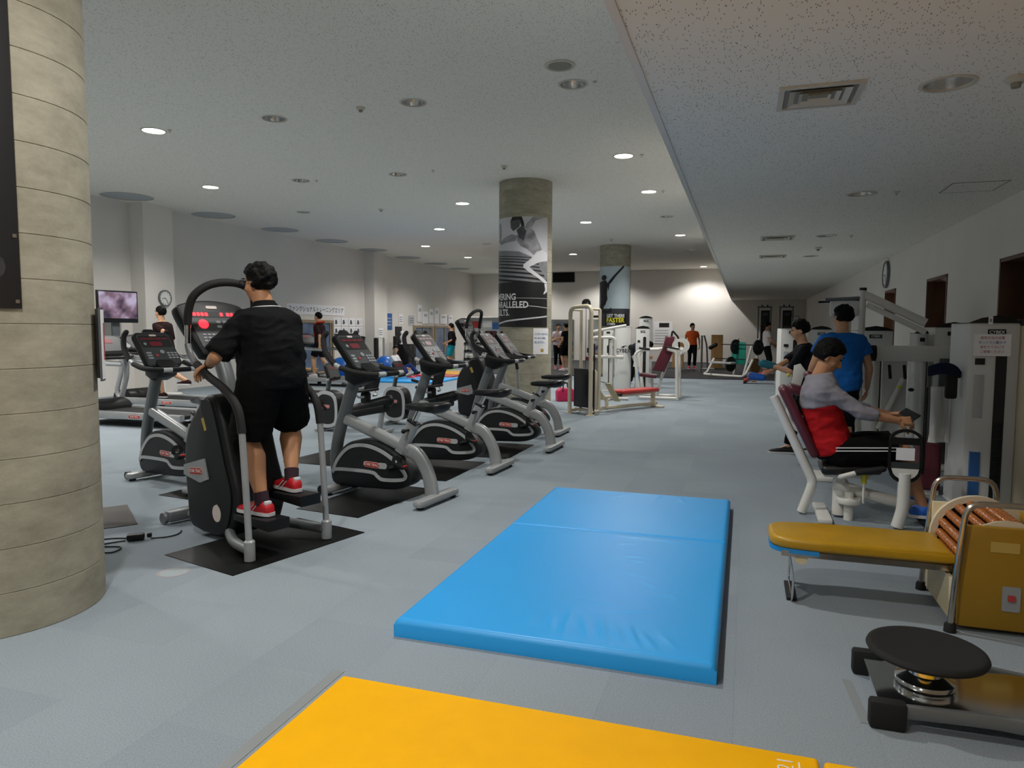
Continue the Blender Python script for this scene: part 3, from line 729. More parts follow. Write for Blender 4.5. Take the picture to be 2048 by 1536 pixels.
# ------------------------------------------------------------------ upright exercise bike
def make_bike(label, crank=25):
    t = thing('exercise_bike', label, 'exercise bike', group='upright exercise bikes in the row')
    shell = [(1.05, .2), (1.0, .33), (.86, .455), (.69, .49), (.5, .455), (.33, .37), (.2, .24), (.215, .15), (.36, .09), (.6, .075), (.95, .065), (1.04, .11)]
    out = [tuple(p) for p in crom(shell, 4, True)]
    MB().prism(out, -.085, .085, 'xz', bev=.02).build('shell', 'shell_grey', t)
    for s in (-1, 1):
        o2 = [tuple(p) for p in crom([(1.035, .19), (.99, .30), (.86, .425), (.69, .462), (.51, .428), (.35, .345), (.245, .24), (.25, .185), (.33, .16), (.49, .15), (.55, .175), (.62, .205), (.97, .20), (1.02, .17)], 4, True)]
        i2 = inset(o2, .03)
        MB().ring(o2, i2, s * .084, s * .092).build('side_trim', 'trim_silver', t)
        MB().prism(inset(o2, .032), s * .083, s * .0885).build('side_panel', 'panel_dark', t)
        badge(t, .60, .285, s * .0905, s, .17, .05, -2 * s)
        MB().prism(rrect(.1, .05, .024, 4, .49, .283), s * .088, s * .094).build('crank_cover', 'trim_silver', t)
    # frame
    MB().tube(crom([(1.035, 0, .09), (1.06, 0, .28), (1.03, 0, .48), (.95, 0, .72), (.88, 0, .90), (.82, 0, 1.04)], 5), [1.0] * 26, prof=rrect(.085, .10, .03, 3), up=(1, 0, 0)).build('mast', 'mid_grey_paint', t)
    MB().tube(crom([(.96, 0, .66), (.7, 0, .575), (.45, 0, .49), (.27, 0, .42)], 5), 1.0, prof=rrect(.075, .10, .028, 3), up=(0, 0, 1)).build('beam', 'silver_paint', t)
    P_ = crom([(.30, 0, .43), (.19, 0, .39), (.11, 0, .29), (.065, 0, .18), (.045, 0, .06)], 5)
    MB().tube(P_, [1 - .1 * math.sin(k / len(P_) * 3) for k in range(len(P_))], prof=rrect(.07, .13, .028, 3), up=(1, 0, 1)).build('rear_leg', 'silver_paint', t)
    MB().tube([(.36, 0, .40), (.225, 0, .66)], 1.0, prof=rrect(.075, .095, .02, 3), up=(1, 0, 0)).build('seat_tube', 'silver_paint', t)
    MB().cyl((.24, 0, .64), (.14, 0, .82), .022).build('seat_post', 'chrome', t)
    MB().box((.225, 0, .665), (.10, .085, .02), rotm(-27, 'Y'), .008).build('seat_collar', 'black_plastic', t)
    MB().tube([(.25, .04, .60), (.25, .10, .60)], .012).ell((.25, .115, .60), (.02, .02, .02)).build('adjust_knob', 'black_plastic', t)
    for (x, l, nm) in ((.0, .31, 'rear_foot'), (1.0, .24, 'front_foot')):
        f = MB().prism(rrect(2 * l, .10, .045, 4), .018, .075, 'xy', bev=.02, M=rotm(90)); f.xf(Matrix.Identity(3), (x, 0, 0)); f.build(nm, 'silver_paint', t)
        MB().cyl((x, l - .06, 0), (x, l - .06, .03), .03).build('rubber_pad', 'rubber', t); MB().cyl((x, .06 - l, 0), (x, .06 - l, .03), .03).build('rubber_pad', 'rubber', t)
    for s in (-1, 1): MB().cyl((1.07, s * .2, .04), (1.07, s * .16, .04), .038, 16).build('wheel', 'black_plastic', t)
    # crank and pedals
    q = R(crank); c = V(.395, 0, .275)
    for s in (-1, 1):
        d = V(-math.cos(q), 0, math.sin(q) * .6) * (.165 * s)
        MB().tube([c + V(0, s * .092, 0), c + V(0, s * .115, 0)], .028, 14).tube([c + V(0, s * .112, 0), c + d + V(0, s * .118, 0)], [.02, .015], 8).build('crank_arm', 'black_plastic', t)
        p = MB().box(c + d + V(0, s * .17, 0), (.10, .085, .03), rotm(-15, 'Y'), .01).build('pedal', 'black_plastic', t)
        MB().tube(crom([c + d + V(.04, s * .135, .01), c + d + V(.045, s * .14, .06), c + d + V(.045, s * .20, .06), c + d + V(.04, s * .205, .01)], 4), .012, prof=[(1.6, .25), (-1.6, .25), (-1.6, -.25), (1.6, -.25)]).build('strap', 'rubber', p)
        MB().box(c + d + V(-.045, s * .17, 0), (.012, .05, .018), rotm(-15, 'Y')).build('reflector', 'badge_red', p)
    # saddle
    rings = []
    for (x, w_, z, h) in ((.305, .018, .80, .018), (.28, .03, .805, .026), (.22, .04, .81, .032), (.14, .062, .812, .036), (.06, .105, .815, .042), (-.01, .125, .82, .046), (-.06, .118, .825, .044), (-.09, .09, .825, .034), (-.105, .05, .82, .02)):
        rings.append([V(x, w_ * math.cos(a), z + (h * .6 if math.sin(a) > 0 else h * 1.5) * math.sin(a)) for a in [2 * math.pi * k / 16 for k in range(16)]])
    MB().loft(rings).build('saddle', 'vinyl_black', t, 70)
    MB().box((.09, 0, .775), (.09, .05, .03), bev=.01).build('saddle_clamp', 'black_plastic', t)
    # console
    n, up = V(-.786, 0, .618), V(.618, 0, .786); M = facing(n, up); C_ = V(.80, 0, 1.255)
    def pan(name, mt, w_, h, cx, cy, z0, z1, r=.012, parent=None, bev=0):
        mb = MB().prism(rrect(w_, h, min(r, w_ * .49, h * .49), 3, cx, cy), z0, z1, 'xy', bev=bev); mb.xf(M, C_); return mb.build(name, mt, parent or t)
    cs = pan('console', 'black_plastic', .36, .40, 0, 0, -.06, .0, .05, bev=.015)
    pan('console_face', 'console_face', .32, .35, 0, -.005, -.002, .003, .03, cs)
    pan('display_panel', 'panel_dark', .30, .14, 0, .085, .002, .005, .02, cs)
    pan('logo_plate', 'badge_light', .07, .02, 0, .155, .004, .007, .009, cs)
    for k in range(4): pan('display_window', 'red_led_dim', .06, .018, -.105 + k * .07, .115, .004, .0065, .004, cs)
    pan('display_window', 'red_led_dim', .12, .05, -.005, .055, .004, .0065, .02, cs)
    for i in range(3):
        for j in range(3): pan('button', 'button_grey', .028, .018, .075 + i * .036, -.055 - j * .028, .003, .007, .005, cs)
    for k in range(3): pan('button', 'button_grey', .05, .02, -.115, -.05 - k * .03, .003, .007, .008, cs)
    pan('button', 'button_grey', .042, .042, .02, -.04, .003, .008, .02, cs); pan('button', 'ink_red', .03, .02, -.045, -.08, .003, .008, .006, cs)
    pan('button', 'button_grey', .03, .03, -.11, .055, .004, .008, .014, cs)
    MB().prism(rrect(.12, .10, .03, 4), 0, .03, 'xy', bev=.01).xf(M, C_ + up * .20 - n * .045).build('console_hood', 'black_plastic', t)
    MB().prism([(.60, 1.09), (.66, 1.0), (.78, .955), (.88, 1.0), (.90, 1.12), (.80, 1.2)], -.10, .10, 'xz', bev=.03).build('console_neck', 'black_plastic', t)
    # handlebar
    for s in (-1, 1):
        P_ = crom([(.98, s * .20, 1.41), (1.0, s * .215, 1.36), (.96, s * .235, 1.25), (.86, s * .245, 1.15)], 5)
        MB().capsule(P_, [.024] * len(P_)).build('horn_grip', 'foam_grip', t, 70)
        MB().tube([(.86, s * .245, 1.15), (.79, s * .25, 1.12)], .02, 10).build('collar', 'trim_silver', t)
        P_ = crom([(.79, s * .25, 1.12), (.66, s * .255, 1.09), (.53, s * .235, 1.075), (.46, s * .17, 1.07)], 5)
        MB().tube(P_, .024, 10).build('side_grip', 'foam_grip', t, 70)
        MB().tube([(.46, s * .17, 1.07), (.45, s * .09, 1.07)], .022, 10).build('pulse_sensor', 'trim_silver', t)
    MB().tube([(.45, .09, 1.07), (.45, -.09, 1.07)], .023, 10).build('handlebar', 'black_plastic', t)
    MB().tube(fillet([(.45, 0, 1.07), (.58, 0, 1.05), (.70, 0, 1.05)], .03), .022).build('handlebar_stem', 'black_plastic', t)
    return t
bikeA = make_bike('exercise bike nearest the camera, beside the stair climber')
bikeA.location = (-2.41, 5.37, 0.005); bikeA.rotation_euler = (0, 0, R(172))
again(bikeA, 'second exercise bike of the row counted from the stair climber', (-2.36, 6.85, .005), 176)
again(bikeA, 'third exercise bike of the row, its saddle raised in front of the column', (-2.15, 8.26, .005), 177)
again(bikeA, 'farthest exercise bike of the row, beside the poster column', (-2.38, 9.55, 0), 178)
again(bikeA, 'exercise bike standing behind the stair climber on the left', (-4.5, 5.17, .005), 166)

# ------------------------------------------------------------------ stair climber
def make_stepper(label):
    t = thing('stair_climber', label, 'stair climber', group='stair climbers')
    prof_ = [tuple(p) for p in crom([(.84, .05), (.90, .25), (.92, .55), (.86, .76), (.70, .94), (.60, 1.0), (.50, .98), (.42, .80), (.34, .55), (.27, .35), (.30, .18), (.42, .05)], 3, True)]
    MB().prism(prof_, -.19, .19, 'xz', bev=.035, seg=3).build('shell', 'shell_grey', t)
    for s in (-1, 1):
        MB().prism([tuple(p) for p in crom([(.55, .96), (.47, .78), (.40, .56), (.33, .36), (.35, .2), (.42, .1), (.50, .3), (.53, .5), (.60, .78), (.66, .93)], 3, True)], s * .185, s * .202, 'xz').build('side_rib', 'black_plastic', t)
        MB().prism([(.905, .42), (.90, .49), (.64, .56), (.60, .42), (.70, .385)], s * .186, s * .2, 'xz').build('side_plate', 'silver_paint', t)
        badge(t, .745, .462, s * .200, s, .17, .05, 5 * s)
        MB().prism([(.05 * math.cos(R(a)) + .50, .045 * 1.3 * math.sin(R(a)) + .2) for a in range(0, 360, 20)], s * .188, s * .203).build('sticker', 'badge_light', t)
        MB().box((.63, s * .188, .80), (.05, .012, .09), rotm(25, 'Y')).build('warning_label', 'label_yellow', t)
        # side rails
        y = s * .30
        up_ = fillet([(-.02, y, .03), (.0, y, .40), (.03, y, .80)], .2)
        MB().tube(up_, .021, 10).build('upright', 'silver_paint', t)
        g = crom([(.03, y, .80), (.07, y, .95), (.2, y, 1.06), (.40, y * .98, 1.14), (.56, y * .92, 1.21)], 6)
        MB().tube(g, .027, 10).build('rail_grip', 'foam_grip', t, 70)
        g = crom([(.56, y * .92, 1.21), (.66, y * .87, 1.27), (.70, y * .85, 1.34)], 5)
        MB().tube(g, .022, 10).build('rail_collar', 'mid_grey_paint', t, 70)
        MB().tube([(.70, y * .85, 1.34), (.70, y * .84, 1.47)], .021, 10).build('pulse_sensor', 'chrome', t)
        MB().lathe([(.001, -.03), (.034, -.03), (.034, .09), (.024, .10), (.001, .10)], 14, (-.02, y, .035)).build('foot_socket', 'silver_paint', t)
        MB().cyl((-.02, y, .0), (-.02, y, .012), .03).build('rubber_pad', 'rubber', t)
        MB().tube(fillet([(-.02, y, .07), (.2, y * .9, .07), (.42, y * .55, .09), (.55, 0, .10)], .15), .034, 10).build('base_arm', 'mid_grey_paint', t)
        # step
        st = .17 if s > 0 else .28
        MB().prism([(-.08, st), (.30, st + .02), (.30, st + .06), (-.08, st + .07)], s * .125 - .085, s * .125 + .085, 'xz', bev=.01).build('step', 'black_plastic', t)
        MB().tube([(.25, s * .125, st + .02), (.55, s * .10, .25)], .03, 8).build('step_arm', 'black_plastic', t)
    # grab hoop over the console
    hoop = crom([(.70, .252, 1.47), (.69, .25, 1.56), (.66, .23, 1.66), (.62, .16, 1.73), (.60, .06, 1.76), (.60, -.06, 1.76), (.62, -.16, 1.73), (.66, -.23, 1.66), (.69, -.25, 1.56), (.70, -.252, 1.47)], 6)
    MB().tube(hoop, .027, 12).build('grab_hoop', 'foam_grip', t, 70)
    MB().tube(crom([(.62, 0, .95), (.66, 0, 1.1), (.76, 0, 1.3)], 5), .055, 12).build('mast', 'mid_grey_paint', t)
    n, up = V(-.90, 0, .43).normalized(), V(.43, 0, .90).normalized(); M = facing(n, up); C_ = V(.76, 0, 1.44)
    def pan(name, mt, poly, z0, z1, parent=None, bev=0):
        mb = MB().prism(poly, z0, z1, 'xy', bev=bev); mb.xf(M, C_); return mb.build(name, mt, parent or t)
    cs = pan('console', 'black_plastic', [tuple(p) for p in crom([(-.22, .20), (0, .235), (.22, .20), (.25, .12), (.17, -.14), (.12, -.2), (-.12, -.2), (-.17, -.14), (-.25, .12)], 4, True)], -.09, 0, bev=.02)
    pan('console_face', 'console_face', [(-.20, .14), (.20, .14), (.145, -.13), (.10, -.17), (-.10, -.17), (-.145, -.13)], -.002, .004, cs)
    pan('logo_plate', 'badge_light', rrect(.085, .022, .01, 3, 0, .172), .0, .004, cs)
    pan('display_window', 'panel_dark', rrect(.36, .045, .01, 3, 0, .115), .003, .006, cs)
    for x in (-.145, -.115, -.085, -.055, .06, .11, .14): pan('led_digit', 'red_led', rrect(.022, .026, .004, 2, x, .115), .005, .008, cs)
    pan('led_heart', 'red_led', [(.036 * math.cos(R(a)) - .095, .034 * math.sin(R(a)) + .04) for a in range(0, 360, 20)], .004, .008, cs)
    for i in range(3):
        for j in range(2): pan('button', 'button_grey', rrect(.035, .02, .008, 3, .02 + i * .05, .055 - j * .035), .004, .008, cs)
    for j in range(3):
        for i in range(4): pan('button', 'button_grey', rrect(.026, .012, .004, 2, -.11 + i * .034, -.04 - j * .024), .004, .007, cs)
    pan('button', 'button_grey', rrect(.05, .03, .01, 3, .08, -.08), .004, .008, cs)
    MB().tube([(.82, 0, .07), (1.18, 0, .055)], .035, 12).build('front_spar', 'silver_paint', t)
    MB().box((1.22, 0, .055), (.10, .34, .085), bev=.025).build('front_foot', 'mid_grey_paint', t)
    for s in (-1, 1): MB().cyl((1.24, s * .19, .042), (1.24, s * .16, .042), .042, 16).build('wheel', 'mid_grey_paint', t)
    return t
stp = make_stepper('tall stair climber nearest the camera, used by the man in black')
stp.location = (-2.82, 3.905, .005); stp.rotation_euler = (0, 0, R(162))
stp2 = again(stp, 'unused stair climber behind the bikes, left of the poster column', (-3.55, 10.9, 0), 176)

for o in [c for ch in stp2.children for c in ch.children]:
    if o.name.startswith('led_'): o.material_slots[0].link = 'OBJECT'; o.material_slots[0].material = MATS['red_led_dim']
# ------------------------------------------------------------------ recumbent bike
def make_recumbent(label):
    t = thing('recumbent_bike', label, 'exercise bike', group='recumbent bikes behind the row')
    o = [tuple(p) for p in crom([(.98, .30), (.94, .50), (.82, .58), (.62, .56), (.52, .46), (.50, .25), (.55, .10), (.75, .06), (.92, .12)], 4, True)]
    MB().prism(o, -.11, .11, 'xz', bev=.02).build('shell', 'shell_grey', t)
    for s in (-1, 1):
        MB().ring(o, inset(o, .05), s * .10, s * .118).build('side_trim', 'trim_silver', t)
        MB().prism(inset(o, .055), s * .105, s * .114).build('side_panel', 'panel_dark', t)
        badge(t, .74, .36, s * .115, s, .17, .05)
    MB().tube([(.60, 0, .20), (.1, 0, .30), (-.42, 0, .38)], 1.0, prof=rrect(.15, .13, .05, 3), up=(0, 0, 1)).build('seat_rail', 'black_plastic', t)
    MB().capsule([(.42, 0, .29), (-.47, 0, .47)], [.07, .082], 14).build('rail_cover', 'black_plastic', t)
    MB().box((-.3, 0, .16), (.07, .08, .32), rotm(-12, 'Y'), .02).build('rear_leg', 'silver_paint', t)
    MB().box((-.34, 0, .03), (.07, .52, .05), bev=.02).build('rear_foot', 'silver_paint', t); MB().box((.86, 0, .035), (.07, .46, .05), bev=.02).build('front_foot', 'silver_paint', t)
    MB().box((.05, 0, .60), (.38, .36, .045), rotm(4, 'Y'), .02, 3).build('seat', 'vinyl_black', t, 60)
    MB().box((-.17, 0, .79), (.04, .34, .40), rotm(-20, 'Y'), .018, 3).build('backrest', 'vinyl_black', t, 60)
    MB().box((.0, 0, .50), (.14, .12, .16), bev=.03).build('seat_carriage', 'black_plastic', t)
    for s in (-1, 1):
        MB().tube(fillet([(-.06, s * .12, .52), (-.04, s * .25, .52), (.06, s * .26, .66), (.2, s * .26, .70)], .06), .016, 8).build('side_handle', 'silver_paint', t)
        MB().capsule([(.12, s * .26, .685), (.24, s * .26, .705)], [.021, .021]).build('handle_grip', 'foam_grip', t)
        c = V(.74, 0, .33)
        d = V(.12 * s, 0, .09 * s)
        MB().tube([c + V(0, s * .12, 0), c + d + V(0, s * .135, 0)], [.022, .015]).build('crank_arm', 'black_plastic', t)
        MB().box(c + d + V(0, s * .19, 0), (.10, .09, .03), bev=.01).build('pedal', 'black_plastic', t)
    MB().tube(crom([(.80, 0, .55), (.76, 0, .72), (.70, 0, .80)], 5), .04, 10).build('mast', 'mid_grey_paint', t)
    n, up = V(-.9, 0, .43).normalized(), V(.43, 0, .9).normalized(); M = facing(n, up)
    MB().prism(rrect(.28, .26, .05, 4), -.06, 0, 'xy', bev=.015).xf(M, (.67, 0, .86)).build('console', 'black_plastic', t)
    MB().prism(rrect(.23, .2, .03, 4), 0, .004, 'xy').xf(M, (.67, 0, .86)).build('console_face', 'console_face', t)
    MB().prism(rrect(.16, .05, .01, 3, 0, .05), .004, .007, 'xy').xf(M, (.67, 0, .86)).build('display_window', 'red_led_dim', t)
    for s in (-1, 1):
        MB().tube(fillet([(.70, s * .03, .74), (.62, s * .22, .74), (.44, s * .25, .78)], .06), .016, 8).build('front_handle', 'silver_paint', t)
        MB().capsule([(.52, s * .24, .765), (.42, s * .25, .785)], [.021, .021]).build('handle_grip', 'foam_grip', t)
    return t
rec = make_recumbent('recumbent bike just right of the man in black, nearer of the pair')
rec.scale = (.8, 1, 1); rec.location = (-5.0, 8.75, 0); rec.rotation_euler = (0, 0, R(176))
again(rec, 'recumbent bike behind the second upright bike, right one of the pair', (-4.45, 9.75, 0), 178)

# ------------------------------------------------------------------ treadmills
def make_treadmill(label):
    t = thing('treadmill', label, 'treadmill', group='treadmills along the left wall')
    for s in (-1, 1):
        MB().prism([(-1.1, .12), (.72, .12), (.78, .17), (.78, .23), (-1.1, .21)], s * .33, s * .43, 'xz', bev=.015).build('side_rail', 'silver_paint', t)
        badge(t, -.28, .165, s * .43, s, .22, .05)
        MB().tube(fillet([(.72, s * .40, .14), (.86, s * .41, .30), (.70, s * .41, .75), (.74, s * .40, 1.08), (.62, s * .36, 1.18)], .2, 7), .04, 10).build('upright', 'silver_paint', t)
        MB().tube(fillet([(.72, s * .40, 1.05), (.50, s * .40, .93), (-.05, s * .40, .92)], .14, 6), .026, 10).build('handrail', 'silver_paint', t)
        MB().tube(fillet([(.62, s * .38, 1.02), (.44, s * .385, .98), (-.02, s * .385, .955)], .14, 6), .012, 8).build('rail_trim', 'chrome', t)
        MB().box((-1.05, s * .38, .06), (.1, .06, .12), bev=.015).build('rear_foot', 'rubber', t); MB().box((.6, s * .38, .06), (.1, .06, .12), bev=.015).build('front_foot', 'rubber', t)
    MB().prism([(-1.08, .14), (.72, .14), (.72, .2), (-1.08, .19)], -.33, .33, 'xz').build('deck', 'black_plastic', t)
    MB().prism([(-1.1, .185), (.66, .197), (.66, .205), (-1.1, .193)], -.26, .26, 'xz').build('belt', 'rubber', t)
    MB().prism([tuple(p) for p in crom([(.56, .19), (.60, .30), (.75, .36), (.95, .32), (1.0, .22), (.98, .10), (.58, .10)], 4, True)], -.36, .36, 'xz', bev=.03).build('motor_hood', 'black_plastic', t)
    n, up = V(-.75, 0, .66).normalized(), V(.66, 0, .75).normalized(); M = facing(n, up)
    MB().prism([tuple(p) for p in crom([(-.34, .15), (0, .2), (.34, .15), (.37, -.05), (.28, -.18), (-.28, -.18), (-.37, -.05)], 4, True)], -.08, 0, 'xy', bev=.02).xf(M, (.68, 0, 1.20)).build('console', 'black_plastic', t)
    MB().prism(rrect(.56, .26, .04, 4), 0, .004, 'xy').xf(M, (.68, 0, 1.20)).build('console_face', 'console_face', t)
    MB().prism(rrect(.3, .09, .02, 4, 0, .07), .004, .007, 'xy').xf(M, (.68, 0, 1.20)).build('display_window', 'red_led_dim', t)
    MB().tube(fillet([(.56, .38, 1.02), (.44, .25, 1.0), (.44, -.25, 1.0), (.56, -.38, 1.02)], .12), .022, 8).build('front_bar', 'black_plastic', t)
    return t
tm = make_treadmill('unused treadmill nearest the near column on the left')
tm.location = (-8.7, 8.5, 0); tm.rotation_euler = (0, 0, R(180))
again(tm, 'treadmill carrying the runner in the maroon shirt', (-9.8, 10.25, 0), 180)
again(tm, 'treadmill hidden mostly behind the man in black', (-8.9, 12.3, 0), 180)
again(tm, 'treadmill carrying the walker with the orange towel', (-10.15, 16.0, 0), 180)

# ================================================================== people
def ik(a, b, l1, l2, pole):
    """middle joint of a two-bone limb from a to b bending towards pole"""
    a, b, pole = Vector(a), Vector(b), Vector(pole); d = b - a; L = min(d.length, (l1 + l2) * .999); u = d.normalized()
    x = (l1 * l1 - l2 * l2 + L * L) / (2 * L); h = math.sqrt(max(0, l1 * l1 - x * x))
    p = (pole - u * pole.dot(u)).normalized(); return a + u * x + p * h
def pose(H, **ov):
    """joints in the person's own frame: x forward, y left"""
    J = dict(pel=V(0, 0, .525*H), neck=V(0, 0, .83*H), head=V(.018*H, 0, .918*H), face=V(1, 0, 0))
    for n, s in (('L', 1), ('R', -1)):
        J['hip'+n] = None; J['sh'+n] = None
        J['an'+n] = V(0, s*.058*H, .045*H); J['toe'+n] = V(1, s*.12, 0)
        J['wr'+n] = None; J['hand'+n] = None
    J.update(ov)
    lat_p = ov.get('latp', V(0, 1, 0)); lat_s = ov.get('lats', V(0, 1, 0))
    for n, s in (('L', 1), ('R', -1)):
        if J['hip'+n] is None: J['hip'+n] = Vector(J['pel']) + lat_p * s * .052*H + V(0, 0, -.01*H)
        if J['sh'+n] is None: J['sh'+n] = Vector(J['neck']) + lat_s * s * .101*H + (Vector(J['pel']) - Vector(J['neck'])).normalized() * .042*H
        if J['wr'+n] is None: J['wr'+n] = Vector(J['sh'+n]) + V(.05*H, s*.035*H, -.325*H)
        J['el'+n] = ik(J['sh'+n], J['wr'+n], .178*H, .152*H, ov.get('epole'+n, V(-1, s*.5, -.3)))
        J['kn'+n] = ik(J['hip'+n], J['an'+n], .242*H, .245*H, ov.get('kpole'+n, V(1, 0, .1)))
        if J['hand'+n] is None: J['hand'+n] = (Vector(J['wr'+n]) - J['el'+n]).normalized()
    J['H'] = H; J['latp'] = lat_p; J['lats'] = lat_s
    return {k: (Vector(v) if isinstance(v, (tuple, Vector)) else v) for k, v in J.items()}
def ring_e(c, lat, dep, a, b, n=18, sq=1.0):
    out = []
    for k in range(n):
        q = 2*math.pi*k/n; x, y = math.cos(q), math.sin(q)
        out.append(c + lat * (a * math.copysign(abs(x)**sq, x)) + dep * (b * math.copysign(abs(y)**sq, y)))
    return out
def torso(mb, J, grow=1.0, build=1.0, lo=-.09, hi=1.0, belly=1.0, add=0):
    H = J['H']; P, N = J['pel'], J['neck']; ax = N - P
    for_ = J['latp'].cross(ax.normalized())
    rows = [(lo, .080, .062), (-.02, .098, .070), (.12, .097, .070), (.30, .090, .066 * belly), (.48, .093, .066 * belly), (.64, .104, .068), (.80, .112, .064), (.88, .104, .056), (.94, .084, .047), (.99, .058, .041), (1.05, .038, .036)]
    rings = []
    bend = J.get('bend', 0)
    for (f, a, b) in rows:
        if f > hi: continue
        c = P + ax * f + for_ * (-bend * math.sin(max(0, min(1, f)) * math.pi))
        lat = J['latp'].lerp(J['lats'], max(0, min(1, f))).normalized(); dep = lat.cross(ax.normalized()).normalized()
        rings.append(ring_e(c, lat, dep, (a * H * build + add) * grow, (b * H * build + add) * grow, sq=.88))
    mb.loft(rings)
def remeshed(mb, name, material, voxel, smooth=4, extra=None, folds=0):
    me = mb.mesh('scratch', None, 0)
    me = evaluated(me, [('REMESH', dict(mode='VOXEL', voxel_size=voxel)), ('SMOOTH', dict(factor=.5, iterations=smooth))])
    if folds:      # cloth folds as real relief
        nm = [v.normal.copy() for v in me.vertices]
        for v, n_ in zip(me.vertices, nm):
            p = v.co; f_ = noise.noise(Vector((p.x * 5 + p.z * 3, p.y * 5 - p.z * 2, p.z * 13))) + .5 * noise.noise(Vector((p.x * 11 - p.z * 9, p.y * 11 + p.z * 7, p.z * 17 + 5)))
            v.co = p + n_ * (folds * (1 - 2.2 * abs(f_)))
    me.name = name; me.materials.clear(); me.materials.append(MATS[material])
    if extra:
        bm = bmesh.new(); bm.from_mesh(me); e = extra.mesh('scratch', None, 0); bm.from_mesh(e); bm.to_mesh(me); bm.free()
    me.polygons.foreach_set('use_smooth', [True] * len(me.polygons)); me.update(); return me
def hand(mb, w, d, palm, s, sc, curl, thumb=None):
    """palm, four bent fingers of unequal length and a thumb. w wrist, d direction, palm normal, s=+1 left"""
    d = d.normalized(); palm = (palm - d * palm.dot(d)).normalized(); side = d.cross(palm) * s      # side points to the thumb
    k = w + d * .045 * sc
    for (o, ) in ((-.022,), (-.007,), (.008,), (.022,)): mb.capsule([w + side * o * .6 * sc, k + d * .035 * sc + side * o * sc], [.015 * sc, .014 * sc], 8)
    for (o, l) in ((-.030, .062), (-.010, .076), (.010, .082), (.029, .074)):
        p = k + d * .038 * sc + side * o * sc; dirv = d.copy(); pts = [p]; l *= sc
        for j, f in enumerate((.45, .32, .25)):
            ang = curl * (.55, 1.0, .8)[j]; dirv = (dirv * math.cos(ang) + palm * math.sin(ang)).normalized()
            palm_ = palm; p = p + dirv * l * f; pts.append(p)
        mb.capsule(pts, [.0095*sc, .009*sc, .008*sc, .007*sc], 8)
    td = (d * .55 + side * .75 + palm * .35).normalized() if thumb is None else thumb
    p0 = w + d * .02 * sc + side * .024 * sc; p1 = p0 + td * .035 * sc; p2 = p1 + (td * .6 + d * .5 + palm * curl * .4).normalized() * .032 * sc; p3 = p2 + (td * .2 + d * .7 + palm * curl * .6).normalized() * .025 * sc
    mb.capsule([p0, p1, p2, p3], [.0125*sc, .011*sc, .0095*sc, .008*sc], 8)
def head_frame(J):
    x = J['face'].normalized(); up = (J['head'] - J['neck']).normalized(); up = V(0, 0, 1) * .6 + up * .4
    z = (up - x * up.dot(x)).normalized(); y = z.cross(x); return Matrix((x, y, z)).transposed()
def shoe_mesh(an, toe, sc, pitch_=0):
    """shoe with heel counter, toe box and collar, its sole down"""
    f = V(toe.x, toe.y, 0).normalized(); f = (f * math.cos(pitch_) + V(0, 0, math.sin(pitch_))).normalized(); lat = V(0, 0, 1).cross(f).normalized(); up = f.cross(lat)
    base = an - up * .075 * sc
    rows = [(-.075, .022, .05, .035), (-.06, .034, .075, .04), (-.02, .038, .092, .046), (.03, .037, .088, .044), (.08, .041, .068, .036), (.13, .046, .052, .027), (.17, .042, .044, .023), (.195, .028, .034, .018), (.205, .012, .024, .012)]
    rings = []
    for (x, w_, h, _) in rows:
        c = base + f * x * sc
        ring = []
        for k in range(14):
            q = 2*math.pi*k/14; yy, zz = math.cos(q), math.sin(q)
            ring.append(c + lat * (w_ * sc * math.copysign(abs(yy)**.8, yy)) + up * ((h * .5 + h * .5 * math.copysign(abs(zz)**.8, zz)) * sc))
        rings.append(ring)
    up_m = MB().loft(rings)
    sole = MB().loft([[base + f * x * sc + lat * (w_ * 1.06 * sc * a) + up * (b * sc) for a, b in ((-1, .002), (-1, .022), (1, .022), (1, .002))] for (x, w_, h, _) in [(-.08, .02, 0, 0)] + rows[1:-1] + [(.212, .012, 0, 0)]])
    return up_m, sole
